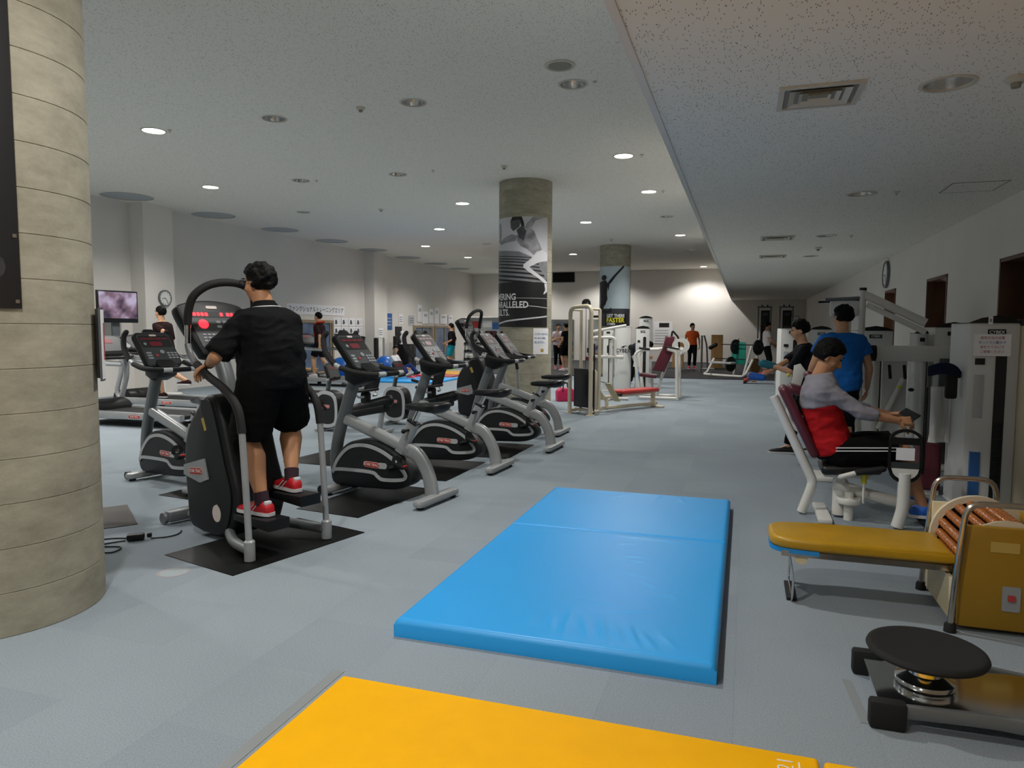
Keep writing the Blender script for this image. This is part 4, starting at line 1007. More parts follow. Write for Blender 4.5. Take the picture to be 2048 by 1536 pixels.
def person(label, J, loc, rz, top, bottom, shoes, build=1.0, belly=1.0, skin='skin', voxel=.014, sleeve=.55, leg=.55, long_sleeve=False, hair='hair_black', hairlen=1.0, hips=1.0, curl=(.5, .5), palm=None, curly=False, yoke=None, socks=None, group=None, loose=1.0, shirt_low=-.06, curls_seed=1, calf=1.0, vol=1.0, pitch=(0, 0), thumb=(None, None)):
    t = thing('person', label, 'person', loc, rz, group); H = J['H']; k = H / 1.72
    B = MB(); E_ = MB()
    torso(B, J, 1.0, build * .97, belly=belly)
    B.capsule([J['neck'] - (J['neck'] - J['pel']).normalized() * .02, J['neck'].lerp(J['head'], .6)], [.063*k*build**.5, .057*k*build**.4], 14)
    M = head_frame(J); c = J['head']; hs = k
    B.ell(c + M @ V(-.012, 0, .028) * hs, (.097*hs, .076*hs, .092*hs), M, 18, 12)
    B.ell(c + M @ V(.022, 0, -.035) * hs, (.070*hs, .060*hs, .082*hs), M, 16, 10)
    B.ell(c + M @ V(.045, 0, -.085) * hs, (.038*hs, .036*hs, .030*hs), M, 12, 8)
    B.capsule([c + M @ V(.083, 0, .012) * hs, c + M @ V(.103, 0, -.03) * hs], [.009*hs, .015*hs], 8)
    for s in (-1, 1):
        B.ell(c + M @ V(-.012, s * .078, -.012) * hs, (.018*hs, .010*hs, .030*hs), M, 10, 8)
        B.ell(c + M @ V(.045, s * .045, -.03) * hs, (.028*hs, .025*hs, .03*hs), M, 10, 8)
    arm = build ** .6
    for n, s in (('L', 1), ('R', -1)):
        sh, el, wr = J['sh'+n], J['el'+n], J['wr'+n]
        B.capsule([sh, sh.lerp(el, .5), el], [.050*k*arm, .044*k*arm, .037*k*arm], 12)
        B.capsule([el, el.lerp(wr, .3), wr], [.037*k*arm, .037*k*arm, .025*k*arm], 12)
        hip, kn, an = J['hip'+n], J['kn'+n], J['an'+n]
        B.capsule([hip, hip.lerp(kn, .5), kn], [.088*k*build**.7, .074*k*build**.7, .055*k*build**.6], 14)
        bk = (J['kn'+n] - hip.lerp(an, .5)); bk = bk.normalized() if bk.length > .01 else J['face']
        B.capsule([kn, kn.lerp(an, .28) - bk * .012, kn.lerp(an, .62) - bk*.004, an], [.053*k*build**.6, .060*k*build**.6*calf, .044*k*build**.5*calf, .034*k], 14)
        ft = V(J['toe'+n].x, J['toe'+n].y, 0).normalized()
        B.capsule([an, an + ft * .1 * k - V(0, 0, .035 * k)], [.033*k, .028*k], 10)
        pn = palm[0 if s > 0 else 1] if palm else (V(0, -s, 0) + J['hand'+n].cross(V(0, 1, 0)) * .2)
        hand(E_, wr, J['hand'+n], Vector(pn), s, k * 1.04, curl[0 if s > 0 else 1], thumb[0 if s > 0 else 1])
    put('body', remeshed(B, 'body', skin, voxel, 3, E_), t)
    # face
    for s in (-1, 1):
        MB().ell(c + M @ V(.083, s * .032, .018) * hs, (.008*hs, .014*hs, .006*hs), M, 8, 6).build('eye', 'ink_black', t)
        MB().ell(c + M @ V(.088, s * .034, .038) * hs, (.006*hs, .02*hs, .004*hs), M, 8, 6).build('eyebrow', 'hair_black', t)
    MB().ell(c + M @ V(.086, 0, -.062) * hs, (.006*hs, .022*hs, .005*hs), M, 8, 6).build('mouth', 'ink_red', t)
    # hair
    rnd = random.Random(curls_seed); Hh = MB(); m_, n_ = 16, 24; rings = []
    for i in range(1, m_):
        th = math.pi * i / m_; ring = []
        for j in range(n_):
            q = 2*math.pi*j/n_; dx, dy, dz = math.sin(th) * math.cos(q), math.sin(th) * math.sin(q), -math.cos(th)
            line = .30 if dx > .55 else (-.05 if dx > .1 else -.80 * hairlen)           # hairline: front, temples, nape
            f = 1.0 if dz > line + .12 else (.86 if dz < line else .86 + .14 * (dz - line) / .12)
            amp = (.06 if curly else .04) * rnd.uniform(-1, 1) if f > .95 else 0
            g_ = (f + amp) * (vol if f > .95 else 1); ring.append(c + M @ V(-.016 + dx * .108 * g_, dy * .088 * g_, .030 + dz * .106 * g_) * hs)
        rings.append(ring)
    Hh.loft(rings)
    if curly or voxel < .0135:
        for i in range(150):
            q, z_ = rnd.uniform(0, 2*math.pi), rnd.uniform(-.55, 1); r_ = math.sqrt(max(0, 1 - z_*z_)); dx, dy = r_ * math.cos(q), r_ * math.sin(q)
            if (dx > .45 and z_ < .42) or (dx > 0 and z_ < -.1): continue
            Hh.ell(c + M @ V(-.016 + dx * .106, dy * .086, .030 + z_ * .104) * hs, [rnd.uniform(.012, .022) * hs * (1 if curly else .8)] * 3, None, 7, 5)
    put('hair', remeshed(Hh, 'hair', hair, min(voxel, .008), 1), t)
    # shirt
    T = MB(); torso(T, J, 1.0, build, lo=shirt_low, belly=belly, add=.014 * loose)
    for n, s in (('L', 1), ('R', -1)):
        sh, el, wr = J['sh'+n], J['el'+n], J['wr'+n]
        if long_sleeve:
            T.capsule([sh, sh.lerp(el, .5), el], [.060*k*arm, .053*k*arm, .047*k*arm], 12); T.tube([el, el.lerp(wr, long_sleeve * .5), el.lerp(wr, long_sleeve)], [.047*k*arm, .046*k*arm, .044*k*arm], 12)
            T.ell(el, [.046*k*arm]*3)
        else:
            T.ell(sh, [.056*k*arm]*3); T.tube([sh, sh.lerp(el, sleeve*.5), sh.lerp(el, sleeve)], [.056*k*arm, .060*k*arm*loose**.3, .064*k*arm*loose**.35], 14)
    put('shirt', remeshed(T, 'shirt', top, voxel, 9, folds=.007 if voxel < .0135 else 0), t)
    # shorts or trousers
    T = MB(); torso(T, J, 1.0, build, lo=-.10, hi=.14, belly=belly, add=.008)
    for n, s in (('L', 1), ('R', -1)):
        hip, kn, an = J['hip'+n], J['kn'+n], J['an'+n]; T.ell(hip, [.1*k*build**.7*hips]*3)
        if leg <= 1: T.tube([hip, hip.lerp(kn, .5 * leg), hip.lerp(kn, leg)], [.104*k*build**.7*hips, .104*k*build**.7*hips, .094*k*build**.7*hips], 16)
        else:
            e = kn.lerp(an, leg - 1); T.capsule([hip, hip.lerp(kn, .5), kn], [.102*k*hips, .090*k*hips, .072*k*hips], 14); T.tube([kn, kn.lerp(e, .5), e], [.072*k*hips, .066*k*hips, .06*k*hips], 14)
    put('trousers' if leg > 1 else 'shorts', remeshed(T, 'trousers', bottom, voxel, 8, folds=.006 if voxel < .0135 else 0), t)
    for i, (n, s) in enumerate((('L', 1), ('R', -1))):
        if socks: MB().tube([J['an'+n].lerp(J['kn'+n], .16), J['an'+n].lerp(J['kn'+n], .0) - V(0, 0, .02)], [.050*k, .047*k], 14).build('sock', socks, t)
        u_, so = shoe_mesh(J['an'+n], J['toe'+n], k * 1.12, pitch[i]); o = u_.build('shoe', shoes, t, 70); so.build('sole', 'shoe_white', o)
    return t

# --- the man on the stair climber
H = 1.71
J = pose(H, pel=(.13, 0, 1.135), neck=(.20, 0, 1.58), head=(.245, .012, 1.745), face=V(.95, .30, -.10), lats=V(-.06, 1, 0).normalized(),
         anL=(.09, .125, .325), anR=(.12, -.125, .435), toeL=V(1, .1, 0), toeR=V(1, -.1, 0), wrL=V(.435, .262, 1.215), wrR=V(.45, -.26, 1.23), handL=V(.7, .15, -.35), handR=V(.7, -.1, -.3),
         epoleL=V(-.6, .7, -.4), epoleR=V(-.5, -.1, -1), kpoleR=V(.8, -.7, 0), kpoleL=V(1, .1, 0))
man = person('heavyset man in black polo shirt and shorts with red shoes on the stair climber', J, (-2.82, 3.905, .005), 162, 'cloth_black', 'cloth_shorts', 'shoe_red', build=1.24, belly=1.18, skin='skin_tan', voxel=.009, sleeve=.95, leg=.94, curly=True, calf=1.14, hips=1.2, curl=(.9, .9),
             palm=(V(0, 0, -1), V(0, 0, -1)), socks='sock_purple', loose=1.5, shirt_low=-.20, hairlen=1.1)
M = head_frame(J); c = J['head']
# collar with white piping, glasses, watch, side stripes with print
ax = (J['neck'] - J['pel']).normalized(); lat = J['lats']; dep = lat.cross(ax)
def hoop_pts(f, a, b, q0, q1, n=22, lift=0): return [J['pel'] + (J['neck'] - J['pel']) * f + lat * a * math.cos(R(q0 + (q1 - q0) * i / n)) + dep * b * math.sin(R(q0 + (q1 - q0) * i / n)) + V(0, 0, lift) for i in range(n + 1)]
MB().loft([hoop_pts(1.0, .105, .09, 0, 360), hoop_pts(1.07, .078, .073, 0, 360), hoop_pts(1.10, .070, .068, 0, 360), hoop_pts(1.06, .066, .064, 0, 360)], cap=False).build('collar', 'cloth_black', man, 60)
MB().tube(hoop_pts(1.0, .108, .093, -170, -10), .004, 6).build('collar_piping', 'ink_white', man)
for s in (-1, 1):
    MB().tube([c + M @ (V(.10, s * .035 + .024 * math.cos(q), .012 + .019 * math.sin(q)) * 1.02) for q in [R(a) for a in range(0, 360, 24)]], .0026, 6, closed=True).build('glasses_rim', 'ink_black', man)
    MB().tube([c + M @ V(.10, s * .060, .018), c + M @ V(.05, s * .080, .018), c + M @ V(-.02, s * .084, .008)], .0024, 6).build('glasses_temple', 'ink_black', man)
w0 = J['wrL']; wd = (J['wrL'] - J['elL']).normalized()
MB().tube([w0 - wd * .035, w0 - wd * .012], [.034, .033], 14).build('wrist_watch', 'rubber', man)
for n, s in (('L', 1),):
    h0, k0 = J['hip'+n], J['kn'+n]; a0 = h0.lerp(k0, .1) + V(-.02, s * .134, 0); a1 = h0.lerp(k0, .93) + V(-.02, s * .121, 0)
    MB().tube([a0, a0.lerp(a1, .5), a1], 1, prof=rrect(.034, .006, .002, 1), up=(0, 1, 0)).build('side_stripe', 'ink_black', man)
    for i in range(8):
        p = a0.lerp(a1, .06 + i * .12); MB().box(p + V(0, .003, 0), (.016, .004, .03)).build('printed_mark', 'ink_grey', man)
for n, s in (('L', 1), ('R', -1)):      # white swooshes on the red shoes
    an = J['an'+n]
    for sd in (-1, 1):
        for (x0, x1) in ((.0, .05), (.035, .085)):
            MB().tube([an + V(x0, sd * .043, -.012), an + V((x0+x1)/2, sd * .046, -.035), an + V(x1, sd * .046, -.06)], .0035, 6).build('shoe_stripe', 'shoe_white', man)
    MB().box(an + V(-.055, 0, .0), (.03, .05, .03), bev=.01).build('heel_tab', 'shoe_white', man)

# --- seated man in red and grey
H = 1.78
J = pose(H, pel=(.09, 0, .53), neck=(-.035, 0, 1.10), head=(.03, -.01, 1.25), face=V(.90, -.05, -.5), bend=.03,
         anL=(.70, .10, .17), anR=(.70, -.10, .15), toeL=V(1, .1, .2), toeR=V(1, -.1, .2), kpoleL=V(.3, .2, 1), kpoleR=V(.3, -.1, 1), hipL=V(.12, .10, .52), hipR=V(.12, -.10, .52),
         wrR=V(.50, -.15, .79), wrL=V(.50, .14, .80), handR=V(.9, .25, -.05), handL=V(.9, -.3, 0), epoleR=V(-.1, -.6, -1), epoleL=V(0, .6, -1))
redman = person('seated man in red and grey long sleeved top looking at his phone', J, (.60, 6.0, 0), 0, 'cloth_red', 'cloth_shorts', 'shoe_blue', build=1.08, skin='skin_tan', voxel=.009, leg=.92, long_sleeve=.22, curl=(1.3, 1.45), palm=(V(0, -.6, -.5), V(0, .7, -.5)), hips=1.05, curls_seed=4, vol=1.06)
# grey yoke and sleeves over the red body of the top
T = MB(); ax = J['neck'] - J['pel']
rows = [(.62, .104, .068), (.72, .111, .068), (.80, .116, .065), (.90, .110, .054), (.97, .073, .044), (1.03, .046, .040)]
lat = J['lats']; dep = lat.cross(ax.normalized())
T.loft([ring_e(J['pel'] + ax * f + dep * 0 + (J['latp'].cross(ax.normalized())) * (-.03 * math.sin(f * math.pi)), lat, dep, a * H * 1.08 + .019, b * H * 1.08 + .019, sq=.88) for f, a, b in rows])
for n in ('L', 'R'):
    sh, el, wr = J['sh'+n], J['el'+n], J['wr'+n]
    T.capsule([sh, sh.lerp(el, .5), el], [.069, .060, .053], 12); T.tube([el, el.lerp(wr, .25), el.lerp(wr, .45)], [.053, .052, .047], 12)
put('shirt_yoke', remeshed(T, 'shirt_yoke', 'cloth_grey', .009, 9, folds=.006), redman, 'grey yoke and sleeves')
MB().tube([J['neck'] + ax.normalized() * .012 + lat * .066 * math.cos(R(a)) + dep * .06 * math.sin(R(a)) for a in range(0, 360, 20)], .008, 8, closed=True).build('collar', 'cloth_red', redman)
for off in (.0, .022):
    h0, k0 = J['hipR'], J['knR']; MB().tube([h0.lerp(k0, f) + V(0, -math.sqrt((.130 - .012 * f) ** 2 - (.055 - .012 * f - off) ** 2), .055 - .012 * f - off) for f in (-.1, .05, .2, .35, .5, .65, .8, .92)], .0045, 6).build('side_stripe', 'ink_white', redman)
t = thing('smartphone', 'dark smartphone held by the seated man in red', 'phone', (1.19, 5.93, .83)); t.rotation_euler = (R(20), R(-35), R(20))
MB().box((0, 0, 0), (.075, .15, .009), bev=.004).build('case', 'black_plastic', t); MB().box((0, 0, .005), (.066, .138, .001)).build('screen', 'tv_dark', t)

# --- others, nearer first
J = pose(1.73, face=V(.85, .5, -.1), lats=V(-.1, 1, 0).normalized(), wrL=V(.12, .30, .86), wrR=V(.15, -.28, .85))
person('man in bright blue shirt standing with his back to the camera', J, (.97, 8.1, 0), 92, 'cloth_blue', 'cloth_black2', 'shoe_white', build=1.08, leg=1.85, voxel=.011, loose=1.8, shirt_low=-.14)
J = pose(1.66, pel=(-.05, 0, .86), neck=(.06, 0, 1.30), head=(.10, .02, 1.455), face=V(.97, .1, -.2), anL=(.18, .10, .075), anR=(-.2, -.12, .075), wrL=V(.40, .10, 1.04), wrR=V(.52, .18, .90), handL=V(.9, .1, .2), handR=V(.9, 0, .1), kpoleL=V(1, .1, 0))
bk = person('man in black seen in profile leaning forward with gloved hands', J, (.72, 9.05, 0), 176, 'cloth_black2', 'cloth_shorts', 'rubber', leg=1.92, voxel=.012, sleeve=.9, curl=(1.0, 1.0), curls_seed=9)
for n, mt in (('L', 'glove_teal'), ('R', 'shoe_blue')):
    w_, d = J['wr'+n], J['hand'+n].normalized(); G = MB().capsule([w_ - d * .03, w_ + d * .10], [.042, .05], 12)
    for q in (-.03, -.01, .012, .032): G.capsule([w_ + d * .09 + V(0, q, 0), w_ + d * .13 + V(0, q, -.03)], [.014, .013], 8)
    put('glove', remeshed(G, 'glove', mt, .008, 1), bk)
# runner on the treadmill
J = pose(1.66, pel=(.0, 0, 1.08), neck=(.06, 0, 1.575), head=(.09, 0, 1.735), anL=(.02, .07, .29), anR=(-.40, -.06, .52), toeL=V(1, 0, 0), toeR=V(.6, 0, -1), wrL=V(-.10, .24, 1.18), wrR=V(.32, -.20, 1.22), epoleL=V(-1, .3, -.1), epoleR=V(-1, -.3, -.6), handL=V(.9, .1, -.2), handR=V(1, .1, .3), kpoleR=V(1, 0, .2))
person('man running on the left treadmill in a dark maroon shirt', J, (-9.92, 10.25, 0), 180, 'cloth_brown', 'cloth_black2', 'cloth_brown', voxel=.014, leg=.8, sleeve=.9, curl=(1.2, 1.2))
J = pose(1.70, pel=(0, 0, 1.09), neck=(.03, 0, 1.60), head=(.06, 0, 1.765), anL=(.15, .07, .285), anR=(-.25, -.07, .32), wrL=V(-.12, .26, 1.02), wrR=V(.22, -.2, 1.1), kpoleR=V(1, 0, .1))
tw = person('man walking on a treadmill with an orange towel round his neck', J, (-10.45, 16.0, 0), 184, 'cloth_brown', 'cloth_black2', 'shoe_white', voxel=.016, leg=.85, sleeve=.9, curl=(.9, .9))
MB().tube(crom([(.10, .10, 1.28), (.10, .09, 1.46), (.05, .10, 1.60), (-.05, .06, 1.63), (-.05, -.06, 1.63), (.05, -.10, 1.60), (.10, -.09, 1.46), (.10, -.10, 1.26)], 5), 1, prof=rrect(.12, .035, .012, 2), up=(1, 0, .2)).build('towel', 'towel_orange', tw, 60)
# person sitting on the far blue mat
J = pose(1.66, pel=(0, 0, .22), neck=(-.05, 0, .72), head=(.02, -.06, .87), face=V(.5, -.85, -.1), anL=(.62, .22, .14), anR=(.55, -.25, .14), kpoleL=V(.2, .6, 1), kpoleR=V(.2, -.5, 1), wrL=V(.30, .16, .32), wrR=V(.35, -.18, .24), hipL=V(.02, .09, .2), hipR=V(.02, -.09, .2))
person('person in white shirt and blue trousers sitting on the far blue mat', J, (-9.62, 18.6, .0), 0, 'cloth_white', 'cloth_jeans', 'shoe_pink', voxel=.016, leg=1.8, sleeve=.8)
J = pose(1.70, wrL=V(.15, .22, .98), wrR=V(.16, -.2, .95))
person('person in black shirt and teal shorts standing by the far window', J, (-9.98, 23.6, 0), 185, 'cloth_black2', 'cloth_teal', 'shoe_neon', voxel=.02, leg=.9, sleeve=.9)
J = pose(1.70, wrL=V(.12, .22, .9), wrR=V(.25, -.15, 1.1))
person('person in black standing right of the poster column', J, (-5.98, 24.5, .02), 150, 'cloth_black2', 'cloth_shorts', 'shoe_white', voxel=.02, leg=.85)
J = pose(1.68, wrL=V(.25, .1, 1.1), wrR=V(.25, -.1, 1.1))
person('person in pink top with hands together beside the person in black', J, (-6.5, 25.4, .02), -70, 'cloth_pink', 'cloth_shorts', 'shoe_pink', voxel=.02, leg=1.8)
J = pose(1.68, pel=(-.12, 0, .86), neck=(.36, 0, 1.12), head=(.46, 0, 1.06), face=V(.55, 0, -.85), wrL=V(.42, .2, .78), wrR=V(.42, -.2, .78), anL=(-.05, .14, .075), anR=(-.05, -.14, .075))
person('person in navy shirt bending over a machine beside the white tower', J, (-2.75, 18.2, 0), -5, 'cloth_navy', 'cloth_black2', 'shoe_white', voxel=.018, leg=1.85)
J = pose(1.72, wrL=V(.05, .26, .84), wrR=V(.08, -.26, .84), face=V(.8, .5, 0))
person('man in orange shirt standing at the far wall', J, (-1.85, 27.5, .02), -80, 'cloth_orange', 'cloth_black2', 'shoe_pink', voxel=.02, leg=1.9)
J = pose(1.74, wrL=V(.3, .2, .95), wrR=V(.3, -.2, .95), face=V(1, 0, -.3))
person('person in white shirt standing in the dim corner by the mirrors', J, (.72, 25.3, .02), 15, 'cloth_white', 'cloth_black2', 'shoe_white', voxel=.02, leg=1.85)
J = pose(1.70, pel=(0, 0, .55), neck=(.1, 0, 1.02), head=(.16, 0, 1.17), face=V(.9, 0, -.3), anL=(.42, .12, .09), anR=(.42, -.12, .09), kpoleL=V(.5, .2, 1), kpoleR=V(.5, -.2, 1), wrL=V(.42, .1, .72), wrR=V(.42, -.1, .72), hipL=V(.02, .09, .53), hipR=V(.02, -.09, .53))
person('dark clothed person sitting beside the person in white shirt', J, (1.75, 24.7, .02), 165, 'cloth_black2', 'cloth_shorts', 'shoe_white', voxel=.02, leg=1.85)

# ================================================================== roller massage bench
t = thing('roller_massage_bench', 'gold vinyl roller massage bench with wooden bead rollers on the right', 'massage bench', (0, 0, 0))
pad_ = [tuple(p) for p in fillet([V(1.02, 3.95), V(.36, 3.95), V(.16, 3.99), V(.155, 4.31), V(.36, 4.36), V(1.02, 4.36)], .12, 6)]
MB().prism(pad_, .292, .352, 'xy', bev=.022, seg=4).build('bench_pad', 'gold_vinyl', t, 60)
MB().prism([(min(p[0], .40) + .004, 4.155 + (p[1] - 4.155) * .97) for p in pad_], .270, .294, 'xy').build('pad_underside', 'blue_edge', t)
MB().box((.62, 3.99, .268), (.80, .025, .03)).build('side_bar', 'old_chrome', t); MB().box((.62, 4.32, .268), (.80, .025, .03)).build('side_bar', 'old_chrome', t)
lp = fillet([(.26, 4.00, .27), (.285, 4.00, .14), (.28, 3.99, .012), (.28, 4.31, .012), (.285, 4.31, .14), (.26, 4.31, .27)], .05, 6)
MB().tube(lp, 1, prof=rrect(.042, .010, .003, 2), up=(1, 0, 0)).build('folding_leg', 'chrome', t)
MB().tube([(.28, 4.01, .008), (.28, 4.29, .008)], 1, prof=rrect(.05, .016, .005, 2), up=(0, 0, 1)).build('rubber_foot', 'rubber', t)
MB().cyl((.32, 4.0, .245), (.32, 3.985, .245), .032, 18).build('hinge_disc', 'cream_panel', t)
BX0, BX1 = .98, 1.58
MB().box(((BX0+BX1)/2 + .015, 3.865, .275), (BX1-BX0-.04, .03, .50), bev=.012).build('near_panel', 'gold_panel', t)
MB().box(((BX0+BX1)/2 + .015, 4.40, .265), (BX1-BX0-.04, .03, .50), bev=.006).build('far_panel', 'cream_panel', t)
MB().box(((BX0+BX1)/2, 4.13, .045), (BX1-BX0-.05, .5, .02)).build('bottom_panel', 'gold_panel', t)
MB().box((1.005, 4.13, .14), (.02, .5, .20)).build('front_board', 'cream_panel', t)
MB().box((1.50, 4.13, .47), (.16, .50, .06), bev=.015).build('rear_pad', 'gold_vinyl', t)
DC = V(1.22, 0, .345); DR = .175
MB().ring([(DC.x + (DR + .045) * math.cos(R(a)), DC.z + (DR + .045) * math.sin(R(a))) for a in range(0, 360, 10)], [(DC.x + (DR + .012) * math.cos(R(a)), DC.z + (DR + .012) * math.sin(R(a))) for a in range(0, 360, 10)], 4.355, 4.384).build('drum_ring', 'cream_paint', t)
MB().prism([(DC.x + (DR + .012) * math.cos(R(a)), DC.z + (DR + .012) * math.sin(R(a))) for a in range(0, 360, 15)], 4.375, 4.38).build('drum_back', 'dark_void', t)
MB().prism([(DC.x + (DR + .03) * math.cos(R(a)), DC.z + (DR + .03) * math.sin(R(a))) for a in range(0, 360, 15)], 3.885, 3.90).build('drum_flange', 'cream_paint', t)
MB().cyl((DC.x, 3.9, DC.z), (DC.x, 4.37, DC.z), .09, 20).build('drum_core', 'dark_void', t)
for k in range(19):
    a = R(360 / 19 * k + 6); c = V(DC.x + DR * math.cos(a), 0, DC.z + DR * math.sin(a))
    if c.z < .30 and c.x > 1.1: continue
    rod = MB().cyl((c.x, 3.90, c.z), (c.x, 4.372, c.z), .006).build('roller_rod', 'old_chrome', t)
    if k == 0 or True:
        pr = []
        for j in range(10):
            y0 = 3.907 + j * .0464
            for q in (-.99, -.92, -.7, -.35, 0, .35, .7, .92, .99): pr.append((.0205 * math.sqrt(1 - q*q) + .003, y0 + .0215 + .0205 * q))
        MB().lathe([(p[0], -p[1]) for p in pr], 12, (c.x, 0, c.z), rotm(90, 'X')).build('bead_row', 'bead_wood', t, 75)
for (y, zt, nm) in ((3.835, .635, 'near_hoop'), (4.43, .645, 'far_hoop')):
    MB().tube(fillet([(.985, y, .03), (1.0, y, .30), (1.03, y, zt), (1.32 if y > 4 else 1.50, y, zt), (1.345 if y > 4 else 1.55, y, .03)], .075, 7), .0145, 12).build(nm, 'old_chrome', t, 70)
    for x in (.985, 1.345 if y > 4 else 1.55): MB().lathe([(.001, 0), (.028, 0), (.026, .035), (.018, .045), (.001, .045)], 14, (x, y, 0)).build('rubber_foot', 'rubber', t)
MB().prism(rrect(.075, .12, .008, 3, 1.235, .185), 3.845, 3.85, 'xz').build('switch_plate', 'button_grey', t); MB().prism(rrect(.03, .028, .003, 2, 1.235, .19), 3.838, 3.845, 'xz').build('switch', 'ink_red', t)
MB().prism(rrect(.12, .05, .003, 2, 1.20, .43), 3.8475, 3.85, 'xz').build('maker_label', 'label_yellow', t)

# ================================================================== twisting stool
t = thing('twist_stool', 'low twisting disc stool with black round top in the right corner', 'stool', (.70, 3.02, 0))
MB().lathe([(.001, .205), (.185, .205), (.205, .212), (.21, .222), (.205, .233), (.19, .238), (.18, .235), (.001, .235)], 48).build('disc_top', 'rubber', t, 50)
MB().lathe([(.001, .09), (.10, .09), (.105, .10), (.105, .115), (.06, .135), (.05, .2), (.055, .206), (.001, .206)], 28).build('hub', 'chrome', t)
MB().prism([(-.19, -.19), (.45, -.19), (.45, .19), (-.19, .19)], .075, .088, 'xy').build('base_plate', 'chrome', t)
for s in (-1, 1):
    MB().tube(fillet([(-.16, s * .215, .07), (.20, s * .215, .085), (.42, s * .215, .06), (.46, s * .215, .02)], .1), 1, prof=rrect(.05, .028, .008, 2), up=(0, 1, 0)).build('runner', 'mid_grey_paint', t)
    MB().box((-.165, s * .215, .053), (.125, .055, .106), bev=.014).build('foot_block', 'rubber', t); MB().box((.45, s * .215, .04), (.1, .055, .08), bev=.014).build('foot_block', 'rubber', t)
tag(_rz(MB().box((0, 0, .001), (.035, .34, .002)).build('floor_tape', 'tape_clear', loc=(.455, 2.98, 0)), 4), 'pale tape strip on the floor beside the twisting stool', 'tape')

# ================================================================== weight stack towers (front faces local -y)
def tower(label, loc, rz, w_=.36, d=.5, h=1.52, word=True, placard=True, blue=False, body='white_shroud', group='white weight stack towers', slot=.07):
    t = thing('weight_tower', label, 'weight machine', loc, rz, group)
    f = [(-w_/2, d/2), (-w_/2, -d/2 + .05), (-w_*.3, -d/2 + .012), (0, -d/2), (w_*.3, -d/2 + .012), (w_/2, -d/2 + .05), (w_/2, d/2)]
    MB().prism(f, .03, h, 'xy', bev=.012).build('shroud', body, t)
    c = [(p[0] * 1.05, p[1] * 1.04) for p in f]
    top = MB(); n = len(c)
    arch = [h + .055 - .05 * (p[0] / (w_/2)) ** 2 for p in c]
    top.add([(p[0], p[1], h - .005) for p in c] + [(p[0], p[1], z) for p, z in zip(c, arch)], [tuple(range(n)), tuple(range(2*n - 1, n - 1, -1))] + [(i, (i+1) % n, n + (i+1) % n, n + i) for i in range(n)])
    top.build('top_cap', 'black_plastic', t, 30)
    x0 = .04
    yf = -d/2 - .002
    MB().prism(rrect(slot, h * .80, slot * .48, 6, x0, h * .47), yf - .004, yf + .02, 'xz').build('stack_slot', 'panel_dark', t)
    for k in range(14): MB().box((x0, yf - .004, .14 + k * .045), (slot * .75, .006, .036), bev=.002).build('weight_plate', 'black_plastic', t)
    MB().box((0, yf - .003, h - .075), (w_*.36, .006, .045), bev=.003).build('name_plate', 'ink_black', t)
    if word: text('CYBEX', .034, 'ink_white', t, facing((0, -1, 0)), (0, yf - .007, h - .075), bold=.0005)
    if placard:
        MB().box((-w_*.30, yf + .004, h * .62), (w_*.2, .006, .34), bev=.002).build('instruction_placard', 'paper_grey', t)
        MB().box((-w_*.30, yf + .003, h * .80), (w_*.2, .006, .05), bev=.002).build('model_plate', 'ink_black', t)
    if blue: MB().prism([(-w_*.40, .10), (-w_*.30, .06), (-w_*.2, .10), (-w_*.2, .50), (-w_*.40, .50)], yf - .002, yf + .03, 'xz').build('blue_sticker', 'ink_blue', t)
    MB().box((0, 0, .015), (w_ * 1.02, d * 1.02, .03), bev=.008).build('base', 'white_paint', t)
    return t
twr = tower('weight tower with paper notice at the right edge of the picture', (1.86, 6.70, 0), 0, .34, .58, 1.52, blue=True, slot=.075)
MB().prism([(.17, .27), (.17, -.22), (.21, -.27), (.27, -.28), (.30, -.25), (.34, -.28), (.42, -.26), (.45, -.2), (.45, .27)], .03, 1.50, 'xy', bev=.01).build('side_shroud', 'cream_paint', twr); MB().prism([(.16, .28), (.16, -.24), (.21, -.28), (.42, -.28), (.46, -.2), (.46, .28)], 1.495, 1.545, 'xy', bev=.012).build('side_cap', 'black_plastic', twr)
MB().capsule([(.22, -.30, 1.03), (.42, -.34, 1.01)], [.022, .022]).build('hand_grip', 'foam_grip', twr)
t = thing('paper_notice', 'white paper notice with red lettering taped to the right tower', 'notice', (1.83, 6.395, 1.345)); t.rotation_euler = (0, 0, R(0))
MB().box((0, 0, 0), (.25, .002, .17)).build('sheet', 'paper', t)
for k, (tx, mt) in enumerate((('使用方法の注意', 'ink_red'), ('ゆっくりと動かす', 'ink_blue'), ('音をたてないで', 'ink_red'), ('ご使用ください', 'ink_red'))): text(tx, .026, mt, t, facing((0, -1, 0)), (0, -.002, .055 - k * .036), sx=.9, depth=.0003)
MB().box((-.02, -.004, .19), (.03, .002, .06)).build('number_tag', 'paper', t)
text('8', .04, 'ink_black', t, facing((0, -1, 0)), (-.02, -.006, .19), depth=.0003)
tower('white weight tower standing behind the man in profile', (.76, 13.2, 0), 6, .36, .5, 1.50)
tower('weight tower half hidden between the profile man and the blue shirt', (1.22, 13.3, 0), 4, .34, .5, 1.48)
tower('weight tower right of the man in blue shirt', (1.56, 10.1, 0), 0, .40, .5, 1.46)
tower('grey paneled weight tower with domed top in the right row', (2.22, 9.35, 0), 0, .34, .55, 1.50, word=False)
tower('slim white tower left of the domed tower in the right row', (1.93, 9.3, 0), 0, .14, .3, 1.43, word=False, placard=False, slot=.04)
tower('white weight tower of the machine group at the far column, right one', (-2.24, 16.6, 0), 10, .30, .5, 1.5, blue=True)
tower('tall white weight tower behind the far machine group', (-2.52, 19.3, 0), 8, .34, .5, 1.78)
